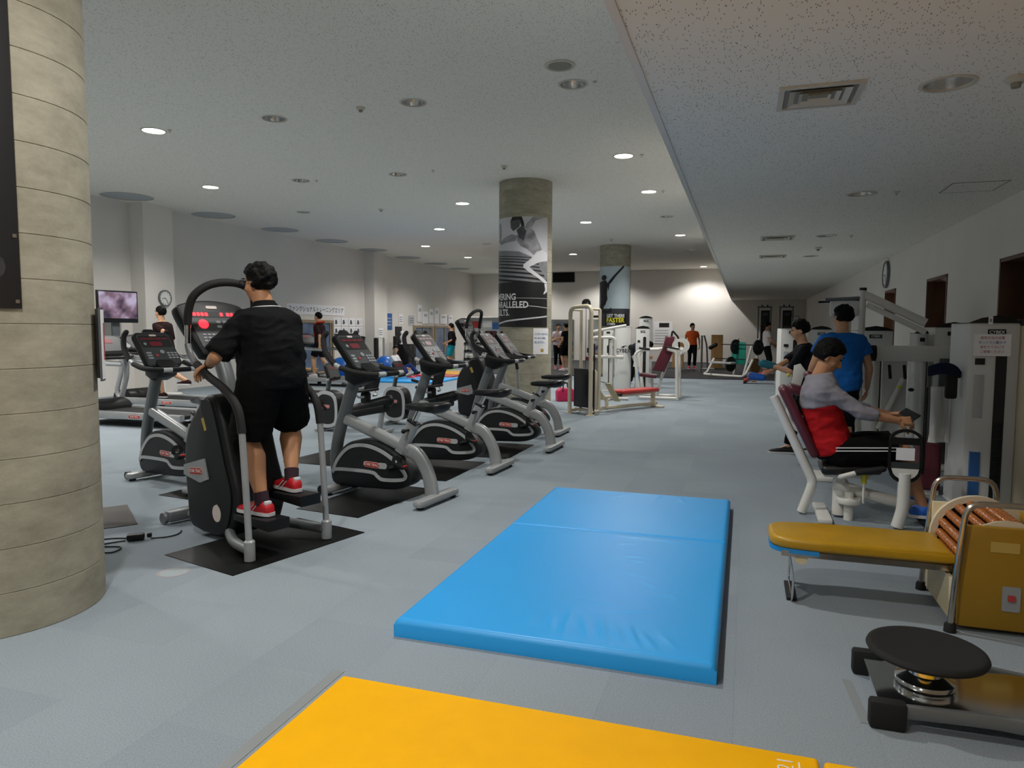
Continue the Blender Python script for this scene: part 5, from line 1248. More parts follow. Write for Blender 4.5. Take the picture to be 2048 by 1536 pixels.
tower('pale tower left of the printed white shroud at the far column', (-3.08, 16.9, 0), 8, .24, .5, 1.47, word=False, placard=False)
t = thing('printed_shroud', 'wide white curved machine shroud with black printed logo', 'weight machine', (-2.68, 16.55, 0), 10)
fr = [(.19 * math.cos(R(a)), -.12 + .13 * math.sin(R(a))) for a in range(180, 361, 15)] + [(.19, .2), (-.19, .2)]
MB().prism(fr, .02, 1.52, 'xy', bev=.008).build('shroud', 'white_shroud', t); MB().prism([(p[0]*1.03, p[1]*1.03) for p in fr], 1.515, 1.545, 'xy', bev=.008).build('top_cap', 'white_paint', t)
text('CYBEX', .12, 'ink_black', t, facing((0, -1, 0)), (0, -.255, .98), bold=.002, sx=.9)
MB().prism([(-.05, 1.06), (.0, 1.09), (.10, 1.11), (.02, 1.075), (.03, 1.06), (.0, 1.05)], -.257, -.25, 'xz').build('printed_swoosh', 'ink_black', t)

# ================================================================== seated leg machine used by the man in red
t = thing('leg_machine', 'white framed leg machine with maroon backrest under the man in red', 'weight machine', (0, 0, 0))
MB().tube(fillet([(.235, 6.0, .93), (.38, 6.0, .62), (.545, 6.0, .27), (.53, 6.0, .20), (.47, 6.0, .015)], .09, 6), .036, 12).build('back_post', 'white_paint', t, 60)
MB().box((.425, 6.0, .745), (.075, .30, .60), rotm(-26, 'Y'), .035, 4).build('backrest', 'maroon_vinyl', t, 60)
MB().box((.80, 6.0, .40), (.42, .36, .075), rotm(-4, 'Y'), .03, 4).build('seat', 'vinyl_black', t, 60)
MB().box((.78, 6.0, .345), (.34, .22, .04), bev=.01).build('seat_frame', 'white_paint', t)
MB().cyl((.74, 6.0, .02), (.74, 6.0, .34), .05, 16).build('seat_pillar', 'white_paint', t)
MB().lathe([(.001, .13), (.085, .13), (.09, .14), (.09, .165), (.085, .175), (.001, .175)], 20, (.80, 5.92, 0)).build('pivot_disc', 'white_paint', t)
MB().cyl((.80, 5.92, .0), (.80, 5.92, .22), .035, 14).build('pivot_post', 'white_paint', t)
MB().tube(fillet([(.70, 5.98, .26), (.95, 5.98, .19), (1.62, 5.98, .06)], .1), .045, 12).build('lower_beam', 'white_paint', t)
MB().box((.62, 6.0, .02), (.10, .56, .04), bev=.012).build('rear_foot', 'white_paint', t); MB().box((1.55, 6.0, .02), (.10, .5, .04), bev=.012).build('front_foot', 'white_paint', t)
for y in (5.77, 6.23):
    MB().tube(fillet([(.72, 6.0 + (y-6)*.4, .33), (.72, y, .36), (.82, y, .395)], .05), .018, 10).build('handle_arm', 'white_paint', t); MB().capsule([(.83, y, .40), (1.0, y, .435)], [.024, .024], 12).build('handle_grip', 'foam_grip', t)
MB().cyl((.89, 5.86, .15), (.89, 5.86, .31), .010).build('pin_rod', 'white_paint', t); MB().cyl((.89, 5.86, .30), (.89, 5.86, .38), .019, 14).build('pin_knob', 'yellow_knob', t)
# rounded guide plate in front of the knee
gp_ = [(-.105, .30), (-.075, .36), (0, .385), (.075, .36), (.105, .30), (.105, .08), (.05, .0), (-.05, .0), (-.105, .08)]
MB().ring([tuple(p) for p in crom([(1.135 + p[0] * 1.03, .36 + p[1] * 1.0) for p in gp_], 3, True)], [tuple(p) for p in crom([(1.135 + p[0] * .86, .385 + p[1] * .88) for p in gp_], 3, True)], 5.72, 5.745).build('guide_frame', 'black_plastic', t)
MB().box((1.135, 5.732, .655), (.19, .018, .05)).build('guide_bar', 'black_plastic', t); MB().box((1.135, 5.735, .56), (.12, .008, .09)).build('guide_card', 'paper', t); MB().box((1.135, 5.732, .475), (.19, .018, .05)).build('guide_band', 'screen_grey', t)
MB().prism([(1.03, .455), (1.24, .455), (1.19, .38), (1.08, .38)], 5.72, 5.745, 'xz').build('guide_base', 'white_paint', t)
MB().tube(fillet([(1.135, 5.735, .42), (1.135, 5.735, .16), (1.10, 5.735, .02)], .08), .042, 12).build('guide_post', 'white_paint', t)
MB().cyl((1.255, 5.74, 1.05), (1.255, 5.74, .42), .009).build('side_rod', 'black_plastic', t)
MB().box((1.38, 6.0, .06), (.20, .46, .03), rotm(-18, 'Y'), .008).build('foot_plate', 'rubber', t)

# ================================================================== big lever machine behind the men on the right
t = thing('lever_machine', 'white lever machine with tall upright and sloping arm behind the blue shirt', 'weight machine', (0, 0, 0))
MB().tube([(1.24, 8.75, 0), (1.24, 8.75, 1.90)], .035, 12).build('upright', 'white_paint', t); MB().cyl((1.24, 8.75, 1.90), (1.24, 8.75, 1.93), .038).build('upright_cap', 'black_plastic', t)
MB().tube([(1.10, 8.75, 0), (1.10, 8.75, 1.72)], .035, 12).build('upright', 'white_paint', t)
MB().tube([(1.24, 8.75, 1.86), (1.86, 8.70, 1.54)], 1, prof=rrect(.06, .09, .02, 2), up=(0, 0, 1)).build('sloping_arm', 'white_paint', t); MB().tube([(1.28, 8.72, 1.74), (1.86, 8.68, 1.44)], 1, prof=rrect(.05, .06, .015, 2), up=(0, 0, 1)).build('sloping_arm', 'white_paint', t)
MB().tube([(.86, 8.75, 1.80), (1.28, 8.75, 1.82)], .02, 10).build('top_bar', 'mid_grey_paint', t); MB().tube([(.80, 8.9, 1.78), (1.3, 8.9, 1.80)], .012, 8).build('pull_bar', 'black_plastic', t)
MB().box((1.06, 8.78, 1.70), (.30, .06, .18), bev=.02).build('top_housing', 'white_shroud', t); MB().cyl((1.03, 8.745, 1.72), (1.03, 8.74, 1.72), .03).build('pulley', 'black_plastic', t)
MB().box((1.76, 8.42, 1.215), (.84, .07, .165), bev=.012).build('cross_beam', 'white_paint', t); MB().cyl((1.34, 8.42, 1.215), (1.27, 8.42, 1.215), .085, 20).build('bumper', 'rubber', t)
for x in (1.48, 1.62): MB().box((x, 8.40, 1.02), (.03, .02, .15), rotm(-6, 'Y'), .006).build('rubber_stop', 'rubber', t)
MB().box((1.55, 8.55, .57), (.24, .05, 1.14), bev=.012).build('front_plate', 'white_shroud', t)
MB().tube([(1.36, 8.5, .0), (1.36, 8.5, 1.15)], .04, 12).build('upright', 'white_paint', t); MB().tube([(1.80, 8.5, .0), (1.80, 8.5, 1.15)], .04, 12).build('upright', 'white_paint', t)
MB().tube([(1.40, 8.45, .40), (1.62, 8.45, .95)], .03, 10).build('lever', 'white_paint', t); MB().ell((1.58, 8.40, .86), (.02, .02, .02)).build('knob', 'yellow_knob', t); MB().ell((1.70, 8.46, .83), (.03, .02, .02)).build('knob', 'black_plastic', t)
MB().box((1.6, 8.55, .03), (.9, .5, .06), bev=.02).build('base', 'white_paint', t)
MB().box((2.03, 8.36, .62), (.20, .03, 1.1), bev=.008).build('stack_cover', 'screen_grey', t); MB().prism(rrect(.05, .22, .02, 3, 2.03, .78), 8.33, 8.345, 'xz').build('blue_sticker', 'ink_blue', t)
t = thing('hanging_towel', 'white towel hanging beside the right tower', 'towel', (1.605, 6.86, 0))
MB().loft([[V(x + .01 * math.sin(x * 60 + z * 9), .03 * math.sin(x * 40), z) for x in [(-.08 + .02 * j) * (1 - .25 * (z - .5)) for j in range(9)]] + [V(x + .01 * math.sin(x * 60), .015 + .03 * math.sin(x * 40), z) for x in [.08 - .02 * j for j in range(9)]] for z in (.50, .62, .74, .86, .98)]).build('cloth', 'towel_white', t, 80)
t = thing('cable_accessory', 'dark bundle of straps hanging on a hook beside the right tower', 'straps', (1.56, 6.62, 1.12))
for k in range(4): MB().tube(crom([(-.11, 0, .03 - .02 * k), (-.02, -.03, .06 - .02 * k), (.07, -.02, .04 - .018 * k), (.12, 0, -.01 - .01 * k)], 4), [.012 + .008 * math.sin(i / 12 * 3.1) for i in range(13)], 8).build('strap', 'cloth_navy', t, 70)
MB().box((.06, 0, -.12), (.09, .05, .2), bev=.02).build('pouch', 'rubber', t); MB().cyl((.05, .0, .05), (.05, .15, .05), .008).build('hook', 'chrome', t)
t = thing('maroon_seat', 'dark maroon pad low beside the right tower', 'machine seat', (1.60, 7.2, 0))
MB().box((0, 0, .25), (.17, .3, .42), bev=.03, seg=3).build('cushion', 'maroon_vinyl', t); MB().box((0, 0, .02), (.15, .25, .04)).build('foot', 'white_paint', t)
# machine that the man in profile leans on
t = thing('pad_machine', 'white machine with maroon pads in front of the man in profile', 'weight machine', (.50, 7.55, 0))
MB().tube(fillet([(-.05, 0, .82), (-.07, 0, .55), (.10, 0, .42), (.30, 0, .40), (.30, 0, .02)], .15, 6), .025, 10).build('bent_tube', 'white_paint', t)
MB().box((.0, 0, .87), (.16, .28, .09), rotm(15, 'Y'), .035, 3).build('elbow_pad', 'maroon_vinyl', t, 60); MB().box((.16, .0, .98), (.20, .26, .08), rotm(35, 'Y'), .035, 3).build('chest_pad', 'maroon_vinyl', t, 60)
MB().prism([(-.03, .90), (.06, .90), (.10, 1.05), (.05, 1.12), (-.01, 1.10)], .18, .21, 'xz', bev=.008).build('cam_plate', 'white_paint', t); MB().ell((-.06, .19, 1.0), (.02, .02, .02)).build('knob', 'yellow_knob', t)
MB().box((.32, 0, .02), (.3, .4, .04), bev=.01).build('base', 'white_paint', t)

# ================================================================== cream cable row machine
t = thing('cable_row_machine', 'cream cable row machine with red bench in the middle of the hall', 'weight machine', (-2.65, 11.95, 0), 58)
def W(x, y, z): return (x, y, z)
fr = fillet([(-.02, .25, .02), (-.02, .25, 1.84), (-.02, -.25, 1.86), (-.02, -.25, .02)], .13, 7)
MB().tube(fr, .036, 12).build('frame_arch', 'cream_paint', t, 60)
for s in (-1, 1):
    MB().tube([(.22, s * .22, .02), (.22, s * .22, 1.80)], .028, 10).build('rear_post', 'cream_paint', t); MB().cyl((.11, s * .10, .14), (.11, s * .10, 1.80), .011).build('guide_rod', 'chrome', t)
    MB().lathe([(.001, 0), (.075, 0), (.07, .018), (.001, .018)], 18, (-.02, s * .25, 0)).build('foot_plate', 'cream_paint', t)
    MB().tube([(-.02, s * .25, .06), (.22, s * .22, .06)], .028).build('base_rail', 'cream_paint', t); MB().tube([(-.02, s * .25, 1.80), (.22, s * .22, 1.80)], .02).build('top_rail', 'cream_paint', t)
MB().box((.11, 0, .07), (.06, .46, .05), bev=.012).build('base_bar', 'cream_paint', t)
for k in range(15): MB().box((.11, 0, .14 + k * .043), (.17, .30, .039), bev=.006).build('weight_plate', 'plate_black', t)
MB().box((.0, 0, .46), (.012, .33, .66), bev=.004).build('stack_cover', 'tv_dark', t)
MB().cyl((.11, 0, .8), (.11, 0, 1.86), .005).build('cable', 'ink_black', t)
MB().prism([(.085 * math.cos(R(a)) + .11, 1.90 + .085 * math.sin(R(a))) for a in range(0, 181, 15)] + [(.025, 1.82), (.195, 1.82)], -.03, .03, 'xz', bev=.008).build('pulley_cover', 'black_plastic', t); MB().cyl((.11, -.032, 1.91), (.11, .032, 1.91), .02, 14).build('pulley_bolt', 'chrome', t)
MB().box((.05, -.26, .62), (.02, .02, 1.2)).build('stack_guide', 'ink_black', t)
MB().prism([(.30, .03), (.38, .03), (.40, .70), (.34, .76), (.28, .70)], -.035, .035, 'xz', bev=.012).build('pulley_post', 'cream_paint', t)
for s in (-1, 1):
    MB().box((.62, s * .17, .36), (.42, .14, .02), rotm(52, 'Y'), .006).build('foot_rest', 'cream_panel', t); MB().tube([(.40, s * .08, .55), (.52, s * .16, .52)], .013).build('grip_bar', 'chrome', t)
MB().tube([(.22, 0, .07), (2.05, 0, .07)], 1, prof=rrect(.06, .06, .012, 2), up=(0, 0, 1)).build('base_beam', 'cream_paint', t)
MB().tube([(.60, 0, .26), (1.95, 0, .28)], 1, prof=rrect(.05, .05, .012, 2), up=(0, 0, 1)).build('seat_beam', 'cream_paint', t)
MB().box((1.95, 0, .15), (.07, .07, .28), bev=.012).build('seat_post', 'cream_paint', t); MB().box((1.97, 0, .02), (.10, .46, .035), bev=.012).build('rear_foot', 'cream_paint', t); MB().box((.66, 0, .15), (.05, .05, .24), bev=.01).build('seat_post', 'cream_paint', t)
MB().box((1.45, 0, .335), (1.02, .30, .075), bev=.03, seg=3).build('bench_pad', 'red_vinyl', t, 60)
MB().tube([(.86, -.16, .30), (.95, .16, .30)], .026, 12).build('ankle_roller', 'rubber', t)
# white press station with tube handles between the cable machine and the towers
t = thing('press_station', 'white tube frame press station behind the cable row machine', 'weight machine', (-2.75, 14.6, 0), 0)
MB().tube(fillet([(-.25, 0, .90), (-.25, 0, 1.30), (.22, 0, 1.30), (.22, 0, .90), (.38, 0, .88)], .08, 6), .032, 10).build('handle_loop', 'white_paint', t, 60)
MB().tube([(-.30, 0, .90), (.40, 0, .90)], .035, 10).build('cross_bar', 'white_paint', t)
for x in (-.28, .12): MB().tube([(x, .1, .02), (x, .1, 1.25)], .035, 10).build('upright', 'white_paint', t)
MB().tube([(-.28, .1, .03), (.5, .1, .03)], .03, 10).build('base_rail', 'white_paint', t); MB().box((.1, .05, .02), (.08, .7, .04), bev=.01).build('base_foot', 'white_paint', t)
MB().tube([(-.36, .45, .02), (-.36, .45, 1.75)], .02, 8).build('scale_post', 'black_plastic', t); MB().box((-.29, .45, 1.74), (.2, .05, .05), bev=.01).build('post_head', 'black_plastic', t)
MB().tube([(-.3, .3, 1.42), (.4, .3, 1.55)], .03, 10).build('lift_arm', 'white_paint', t)
MB().box((-.28, -.02, .86), (.22, .12, .10), bev=.03).build('arm_pad', 'maroon_vinyl', t)
for x in (-.34, -.1, .08): MB().cyl((x, -.03, .98), (x, -.03, 1.08), .02).build('grip', 'foam_grip', t)
t = thing('hanging_towel', 'small white towel hanging on the printed white shroud', 'towel', (-2.33, 16.30, .62))
MB().loft([[V(-.05 * f, 0, z), V(0, -.03, z), V(.05 * f, 0, z), V(0, .015, z)] for z, f in ((0, 1.4), (.12, 1.1), (.24, .8), (.34, .3))]).build('cloth', 'towel_white', t, 80)
for (x, l) in ((-2.93, 'black strap bundle hanging on the pale tower'), (-2.44, 'black cloth hanging over the printed logo')):
    t = thing('strap_bundle', l, 'straps', (x, 16.26, .98))
    MB().ell((0, 0, .08), (.075, .04, .07)).build('bundle', 'rubber', t); MB().tube([(0, 0, .04), (.01, 0, -.12)], [.035, .02], 8).build('tail', 'rubber', t)

# ================================================================== incline press with maroon backrest
t = thing('incline_press', 'white incline press bench with tall maroon backrest', 'weight machine', (-1.55, 15.2, 0), 0)
MB().prism([(-.27, .62), (-.02, .58), (.14, .98), (.16, 1.30), (.0, 1.33), (-.08, 1.05)], -.16, .0, 'xz', bev=.03, seg=3).build('backrest', 'maroon_vinyl', t, 60)
MB().prism([(-.06, 1.05), (.16, 1.03), (.175, 1.32), (-.01, 1.33)], -.18, -.05, 'xz', bev=.03, seg=3).build('head_pad', 'maroon_vinyl', t, 60)
MB().box((-.35, -.05, .50), (.36, .34, .07), rotm(6, 'Y'), .025, 3).build('seat', 'maroon_vinyl', t, 60)
MB().tube(fillet([(.12, .1, 1.25), (.0, .1, .7), (-.10, .1, .45), (-.20, .1, .02)], .1), .032, 10).build('back_post', 'white_paint', t)
MB().tube([(-.30, .1, .45), (-.28, .1, .02)], .032, 10).build('seat_post', 'white_paint', t)
for y in (-.28, .34):
    MB().tube(fillet([(.27, y, .02), (.235, y, 1.02), (.05, y, 1.07)], .06), .035, 10).build('upright', 'white_paint', t); MB().tube([(-.5, y, .05), (.29, y, .05)], .032, 10).build('base_rail', 'white_paint', t)
    MB().tube(fillet([(-.50, y, .05), (-.62, y, .95), (-.50, y, 1.04), (-.1, y, 1.06)], .1), .03, 10).build('front_post', 'white_paint', t)
    pl = MB().ring([(.30 + .155 * math.cos(R(a)), 1.13 + .155 * math.sin(R(a))) for a in range(0, 360, 18)], [(.30 + .09 * math.cos(R(a)), 1.13 + .09 * math.sin(R(a))) for a in range(0, 360, 18)], y - .02, y + .02).build('weight_ring', 'white_paint', t)
    MB().tube(fillet([(.20, y, 1.10), (.36, y, 1.04), (.32, y, .96)], .04), .03, 10).build('bar_hook', 'white_paint', t)
MB().tube([(-.3, -.34, 1.06), (-.52, -.34, 1.08)], .024, 10).build('press_grip', 'foam_grip', t); MB().tube([(.0, -.3, 1.12), (.3, -.3, 1.07)], .018, 8).build('press_lever', 'black_plastic', t)
MB().tube(fillet([(.05, .3, 1.1), (.09, .3, 1.45), (.22, .3, 1.30), (.25, .3, 1.0)], .05), .02, 8).build('spotter_arm', 'black_plastic', t)

# ================================================================== far free weight area
struct(MB().box((-3.45, 27.55, .01), (11.8, 11.2, .02)).build('floor_platform', 'platform_rubber', smooth=0))
def plate(parent, c, r, m, th=.045):
    MB().lathe([(.03, -th/2), (r * .75, -th/2), (r * .8, -th*.35), (r * .9, -th*.35), (r, -th/2), (r, th/2), (r * .9, th*.35), (r * .8, th*.35), (r * .75, th/2), (.03, th/2)], 28, c, rotm(90, 'Y')).build('weight_plate', m, parent, 35)
t = thing('bench_rack', 'white barbell bench rack loaded with black plates in the free weight area', 'barbell rack', V(-.2, 23.7, 0) - rotm(-38) @ V(-.2, 23.7, 0), -38)
for x, y in ((-.70, 24.2), (.12, 24.2)):
    MB().tube([(x, y, .02), (x + .04, y + .1, 1.20)], 1, prof=rrect(.07, .07, .015, 2), up=(1, 0, 0)).build('upright', 'white_paint', t); MB().tube([(x + .02, y + .06, .95), (x + .02, y - .14, .97)], .025, 8).build('bar_hook', 'black_plastic', t)
for x in (-.95, .55): MB().tube(fillet([(x, 23.5, .55), (x - .02, 23.2, .10), (x + .1, 22.9, .06), (x + .4 if x < 0 else x - .3, 22.9, .06)], .12), .04, 10).build('foot_loop', 'white_paint', t)
MB().tube([(-.72, 23.0, .05), (.3, 23.0, .05)], .04, 10).build('base_rail', 'white_paint', t); MB().tube([(.30, 23.4, .05), (.42, 23.6, .98)], .04, 10).build('side_post', 'white_paint', t)
MB().tube([(-1.0, 23.9, 1.0), (.62, 23.9, 1.0)], .016, 10).build('barbell', 'black_plastic', t); MB().tube([(-1.0, 23.6, .55), (.2, 23.6, .55)], .016, 10).build('barbell', 'black_plastic', t)
plate(t, (-.42, 23.9, .93), .24, 'plate_black'); plate(t, (-.36, 23.6, .38), .24, 'plate_black'); plate(t, (.44, 23.9, .93), .24, 'plate_black'); plate(t, (.50, 23.7, .36), .24, 'plate_brown')
MB().box((-.42, 24.05, .72), (.55, .03, .72), bev=.01).build('green_board', 'band_teal', t)
MB().box((-.62, 23.5, .42), (.9, .28, .07), bev=.025).build('bench_pad', 'paper_grey', t)
t = thing('incline_board', 'red incline sit up board in front of the free weight area', 'bench', (.45, 20.6, 0))
MB().box((0, 0, .27), (.95, .34, .06), rotm(-24, 'Y'), .02).build('pad', 'red_vinyl', t); MB().box((.02, 0, .22), (.95, .10, .05), rotm(-24, 'Y'), .01).build('frame', 'white_paint', t)
MB().tube([(.40, 0, .02), (.40, 0, .40)], .03).build('rear_leg', 'white_paint', t); MB().box((.40, 0, .02), (.06, .5, .04)).build('rear_foot', 'white_paint', t); MB().box((-.40, 0, .03), (.08, .4, .06)).build('front_foot', 'rubber', t)
for (x, y, w_, h, l) in ((-2.42, 28.2, .40, .95, 'tall plywood box left of the man in orange'), (-.98, 28.4, .42, 1.25, 'tall plywood box right of the man in orange')):
    t = thing('plywood_box', l, 'box', (x, y, .02))
    for s in (-1, 1): MB().box((s * (w_/2 - .01), 0, h/2), (.02, .4, h)).build('side_board', 'box_wood', t)
    MB().box((0, -.19, h/2), (w_ - .04, .02, h)).build('front_board', 'box_wood', t); MB().box((0, .19, h/2), (w_ - .04, .02, h)).build('back_board', 'box_wood', t); MB().box((0, 0, h + .01), (w_, .4, .02)).build('top_board', 'box_wood', t)
t = thing('curl_bench', 'preacher curl stand with black pad beside the man in orange', 'bench', (-1.35, 27.0, .02))
MB().tube([(-.12, 0, 0), (-.12, 0, 1.25)], .035).build('post', 'mid_grey_paint', t); MB().tube(fillet([(-.05, .1, 1.25), (.05, .1, .9), (.1, .1, 0)], .2), .03).build('post', 'mid_grey_paint', t)
MB().box((.28, 0, .86), (.34, .3, .14), rotm(-30, 'Y'), .05, 3).build('arm_pad', 'vinyl_black', t); MB().box((.1, 0, .02), (.5, .5, .04)).build('base', 'mid_grey_paint', t)
for k, (x, l) in enumerate(((.76, 'left dark cable tower in the dim far corner'), (1.58, 'right dark cable tower in the dim far corner'))):
    t = thing('cable_tower', l, 'weight machine', (x, 30.5, .02))
    for s in (-1, 1): MB().box((s * .24, 0, 1.2), (.05, .08, 2.4), bev=.01).build('upright', 'mid_grey_paint', t)
    MB().box((0, 0, 2.38), (.56, .1, .06), bev=.01).build('top_bar', 'mid_grey_paint', t); MB().box((.03, .05, 1.5), (.34, .03, 1.5), bev=.01).build('stack_cover', 'plate_black', t); MB().box((0, 0, .04), (.6, .4, .08), bev=.01).build('base', 'mid_grey_paint', t)
    MB().box((.03, -.0, 2.1), (.2, .02, .12)).build('sign', 'screen_grey', t)
    for s in (-1, 1): MB().cyl((s * .1, 0, 2.41), (s * .1, 0, 2.47), .03).build('pulley', 'black_plastic', t)
for (x0, x1, n) in ((-8.95, -7.75, 'mirror on the far wall left of the poster column'), (-7.0, -5.4, 'mirror on the far wall right of the poster column')):
    t = thing('wall_mirror', n, 'mirror', ((x0+x1)/2, YF - .02, 0)); MB().box((0, 0, 1.0), (x1-x0, .012, 1.85)).build('glass', 'mirror', t)
    MB().ring([(-(x1-x0)/2 - .02, .06), ((x1-x0)/2 + .02, .06), ((x1-x0)/2 + .02, 1.95), (-(x1-x0)/2 - .02, 1.95)], [(-(x1-x0)/2, .08), ((x1-x0)/2, .08), ((x1-x0)/2, 1.93), (-(x1-x0)/2, 1.93)], -.012, .012).build('frame', 'mid_grey_paint', t)
t = thing('wall_duct', 'black rectangular opening high on the far wall', 'vent', (-8.25, YF - .02, 3.95))
MB().box((0, 0, 0), (1.0, .03, .40)).build('grille', 'dark_void', t); MB().ring([(-.53, -.23), (.53, -.23), (.53, .23), (-.53, .23)], [(-.5, -.2), (.5, -.2), (.5, .2), (-.5, .2)], -.025, .01).build('frame', 'ink_black', t)
t = thing('wall_notice', 'white notice with black symbols on the far wall beside the machines', 'notice', (-3.55, YF - .012, 1.35))
MB().box((0, 0, 0), (.85, .006, 1.0)).build('sheet', 'paper', t); MB().box((.05, -.005, .34), (.45, .004, .2)).build('printed_block', 'ink_black', t)
for k in range(5): MB().box((-.05, -.005, .1 - k * .12), (.6, .004, .04)).build('printed_line', 'paper_grey', t)
t = thing('lit_sign', 'small lit white sign high in the dim corner', 'sign', (1.95, 33.16, 1.95)); MB().box((0, 0, 0), (.55, .06, .28), bev=.01).build('housing', 'mid_grey_paint', t); MB().box((0, -.034, 0), (.5, .01, .23)).build('face', 'paper', t)

# ================================================================== left wall
XW = XL + .012
def wpanel(t, y0, y1, z0, z1, m, name, off=0, th=.012): return MB().box((off, (y0+y1)/2, (z0+z1)/2), (th, y1-y0, z1-z0)).build(name, m, t)
def window(n, y0, y1, z0, z1, panes):
    o = MB().ring([(y0, z0), (y1, z0), (y1, z1), (y0, z1)], [(y0 + .09, z0 + .06), (y1 - .09, z0 + .06), (y1 - .09, z1 - .09), (y0 + .09, z1 - .09)], XL + .001, XL + .09, 'yz').build('window_%d' % n, 'frame_tan', smooth=0); struct(o)
    wd = (y1 - y0 - .18) / panes
    for k in range(panes):
        a = y0 + .09 + k * wd
        MB().box((XL + .025, a + wd/2, (z0+z1)/2), (.012, wd - .05, z1 - z0 - .16)).build('pane', 'glass_blue', o, 0)
        MB().box((XL + .04, a + wd - .01 if k < panes - 1 else a + wd - .06, (z0+z1)/2), (.05, .06, z1 - z0 - .15)).build('mullion', 'frame_tan', o, 0)
window(1, 18.35, 20.42, .05, 1.74, 2); window(2, 26.45, 28.25, .05, 1.62, 2); window(3, 28.5, 30.7, .05, 1.63, 2)
t = thing('television', 'wall mounted television showing a bright programme on the left wall', 'television', (XL + .40, 11.55, 1.9)); t.rotation_euler = (0, 0, R(-6))
MB().box((.12, 0, 0), (.06, .92, .66), bev=.012).build('casing', 'tv_dark', t)
def tv_screen():
    m = bpy.data.materials.new('tv_picture'); m.use_nodes = True; MATS['tv_picture'] = m; nt = m.node_tree; b = nt.nodes['Principled BSDF']
    n = nt.nodes.new('ShaderNodeTexNoise'); n.inputs['Scale'].default_value = 3.2; n.inputs['Detail'].default_value = 2; tc = nt.nodes.new('ShaderNodeTexCoord'); nt.links.new(tc.outputs['Object'], n.inputs['Vector'])
    r = nt.nodes.new('ShaderNodeValToRGB'); r.color_ramp.elements[0].position = .35; r.color_ramp.elements[0].color = lin('#2c1f38'); r.color_ramp.elements[1].position = .68; r.color_ramp.elements[1].color = lin('#b9adc8')
    e = r.color_ramp.elements.new(.5); e.color = lin('#7b5f73'); nt.links.new(n.outputs['Fac'], r.inputs['Fac']); nt.links.new(r.outputs['Color'], b.inputs['Emission Color']); b.inputs['Emission Strength'].default_value = .45; b.inputs['Base Color'].default_value = (.02, .02, .02, 1)
tv_screen()
MB().box((.152, 0, .03), (.004, .86, .54)).build('screen', 'tv_picture', t); MB().box((.05, 0, 0), (.14, .2, .2)).build('wall_bracket', 'black_plastic', t); MB().box((.04, 0, -.45), (.05, .16, .30)).build('cable_cover', 'mid_grey_paint', t)
def clock(loc, rz, label, r=.17):
    t = thing('wall_clock', label, 'clock', loc, rz); Mx = rotm(90, 'Y')
    MB().lathe([(.001, 0), (r, 0), (r, .045), (r * .9, .05), (r * .9, .03), (.001, .03)], 32, (0, 0, 0), Mx).build('case', 'mid_grey_paint', t); MB().lathe([(.001, .03), (r * .9, .03), (r * .9, .034), (.001, .034)], 32, (0, 0, 0), Mx).build('face', 'clock_face', t)
    for k in range(12):
        a = R(30 * k); MB().box((.036, r * .78 * math.sin(a), r * .78 * math.cos(a)), (.003, .008, .028), rotm(-30 * k, 'X')).build('hour_mark', 'ink_black', t)
    MB().box((.038, -.25 * r, -.05 * r), (.003, .5 * r, .011), rotm(12, 'X')).build('hour_hand', 'ink_black', t); MB().box((.041, .22 * r, -.32 * r), (.003, .009, .75 * r), rotm(35, 'X')).build('minute_hand', 'ink_black', t)
clock((XL + .395, 12.93, 2.14), 0, 'round wall clock on the left wall pilaster above the runner', .18)
clock((XR - .005, 14.8, 2.50), 180, 'round wall clock high on the right wall', .25)
t = thing('paper_banner', 'long white paper banner with black characters on the left wall', 'banner', (XW, 19.6, 2.06))
MB().box((0, 0, 0), (.004, 3.2, .32)).build('sheet', 'paper', t); text('ファンクショナルトレーニングエリア', .19, 'ink_black', t, facing((1, 0, 0)), (.005, 0, 0), sx=.95, depth=.001)
cnt = 0
ORD = ['first', 'second', 'third', 'fourth']
for r_ in range(2):
    for c_ in range(4):
        y = 20.75 + c_ * .47; z = 1.70 - r_ * .29; t = thing('exercise_sheet', 'white exercise sheet, %s from the window in the %s row' % (ORD[c_], ('upper', 'lower')[r_]), 'poster', (XW, y, z), 0, 'exercise sheets on the left wall')
        MB().box((0, 0, 0), (.003, .44, .27)).build('sheet', 'paper', t); MB().prism([(-.15, -.08), (-.02, -.08), (.0, -.02), (-.05, .07), (-.13, .06)], .002, .003, 'yz').build('printed_figure', 'ink_grey', t)
        for k in range(3): MB().box((.003, .12, .06 - k * .05), (.001, .13, .012)).build('printed_line', 'paper_grey', t)
for k, (y, z, s_) in enumerate(((20.55, 1.14, .26), (20.92, 1.19, .2), (21.28, 1.1, .26), (21.62, 1.13, .28), (21.98, 1.05, .22), (22.3, 1.08, .26), (22.55, 1.09, .2))):
    t = thing('exercise_photo', 'small black exercise photo, %s from the window in the photo row' % ['first', 'second', 'third', 'fourth', 'fifth', 'sixth', 'seventh'][k], 'photo', (XW, y, z), 0, 'black exercise photos on the left wall')
    MB().box((0, 0, 0), (.003, s_ + .06, s_ + .08)).build('sheet', 'paper', t); MB().box((.003, 0, .0), (.002, s_, s_)).build('picture', 'ink_black', t); MB().prism([(-s_*.3, -s_*.35), (s_*.25, -s_*.35), (s_*.05, s_*.3), (-s_*.1, s_*.25)], .004, .0048, 'yz').build('printed_figure', 'button_grey', t)
XP = XL + .40
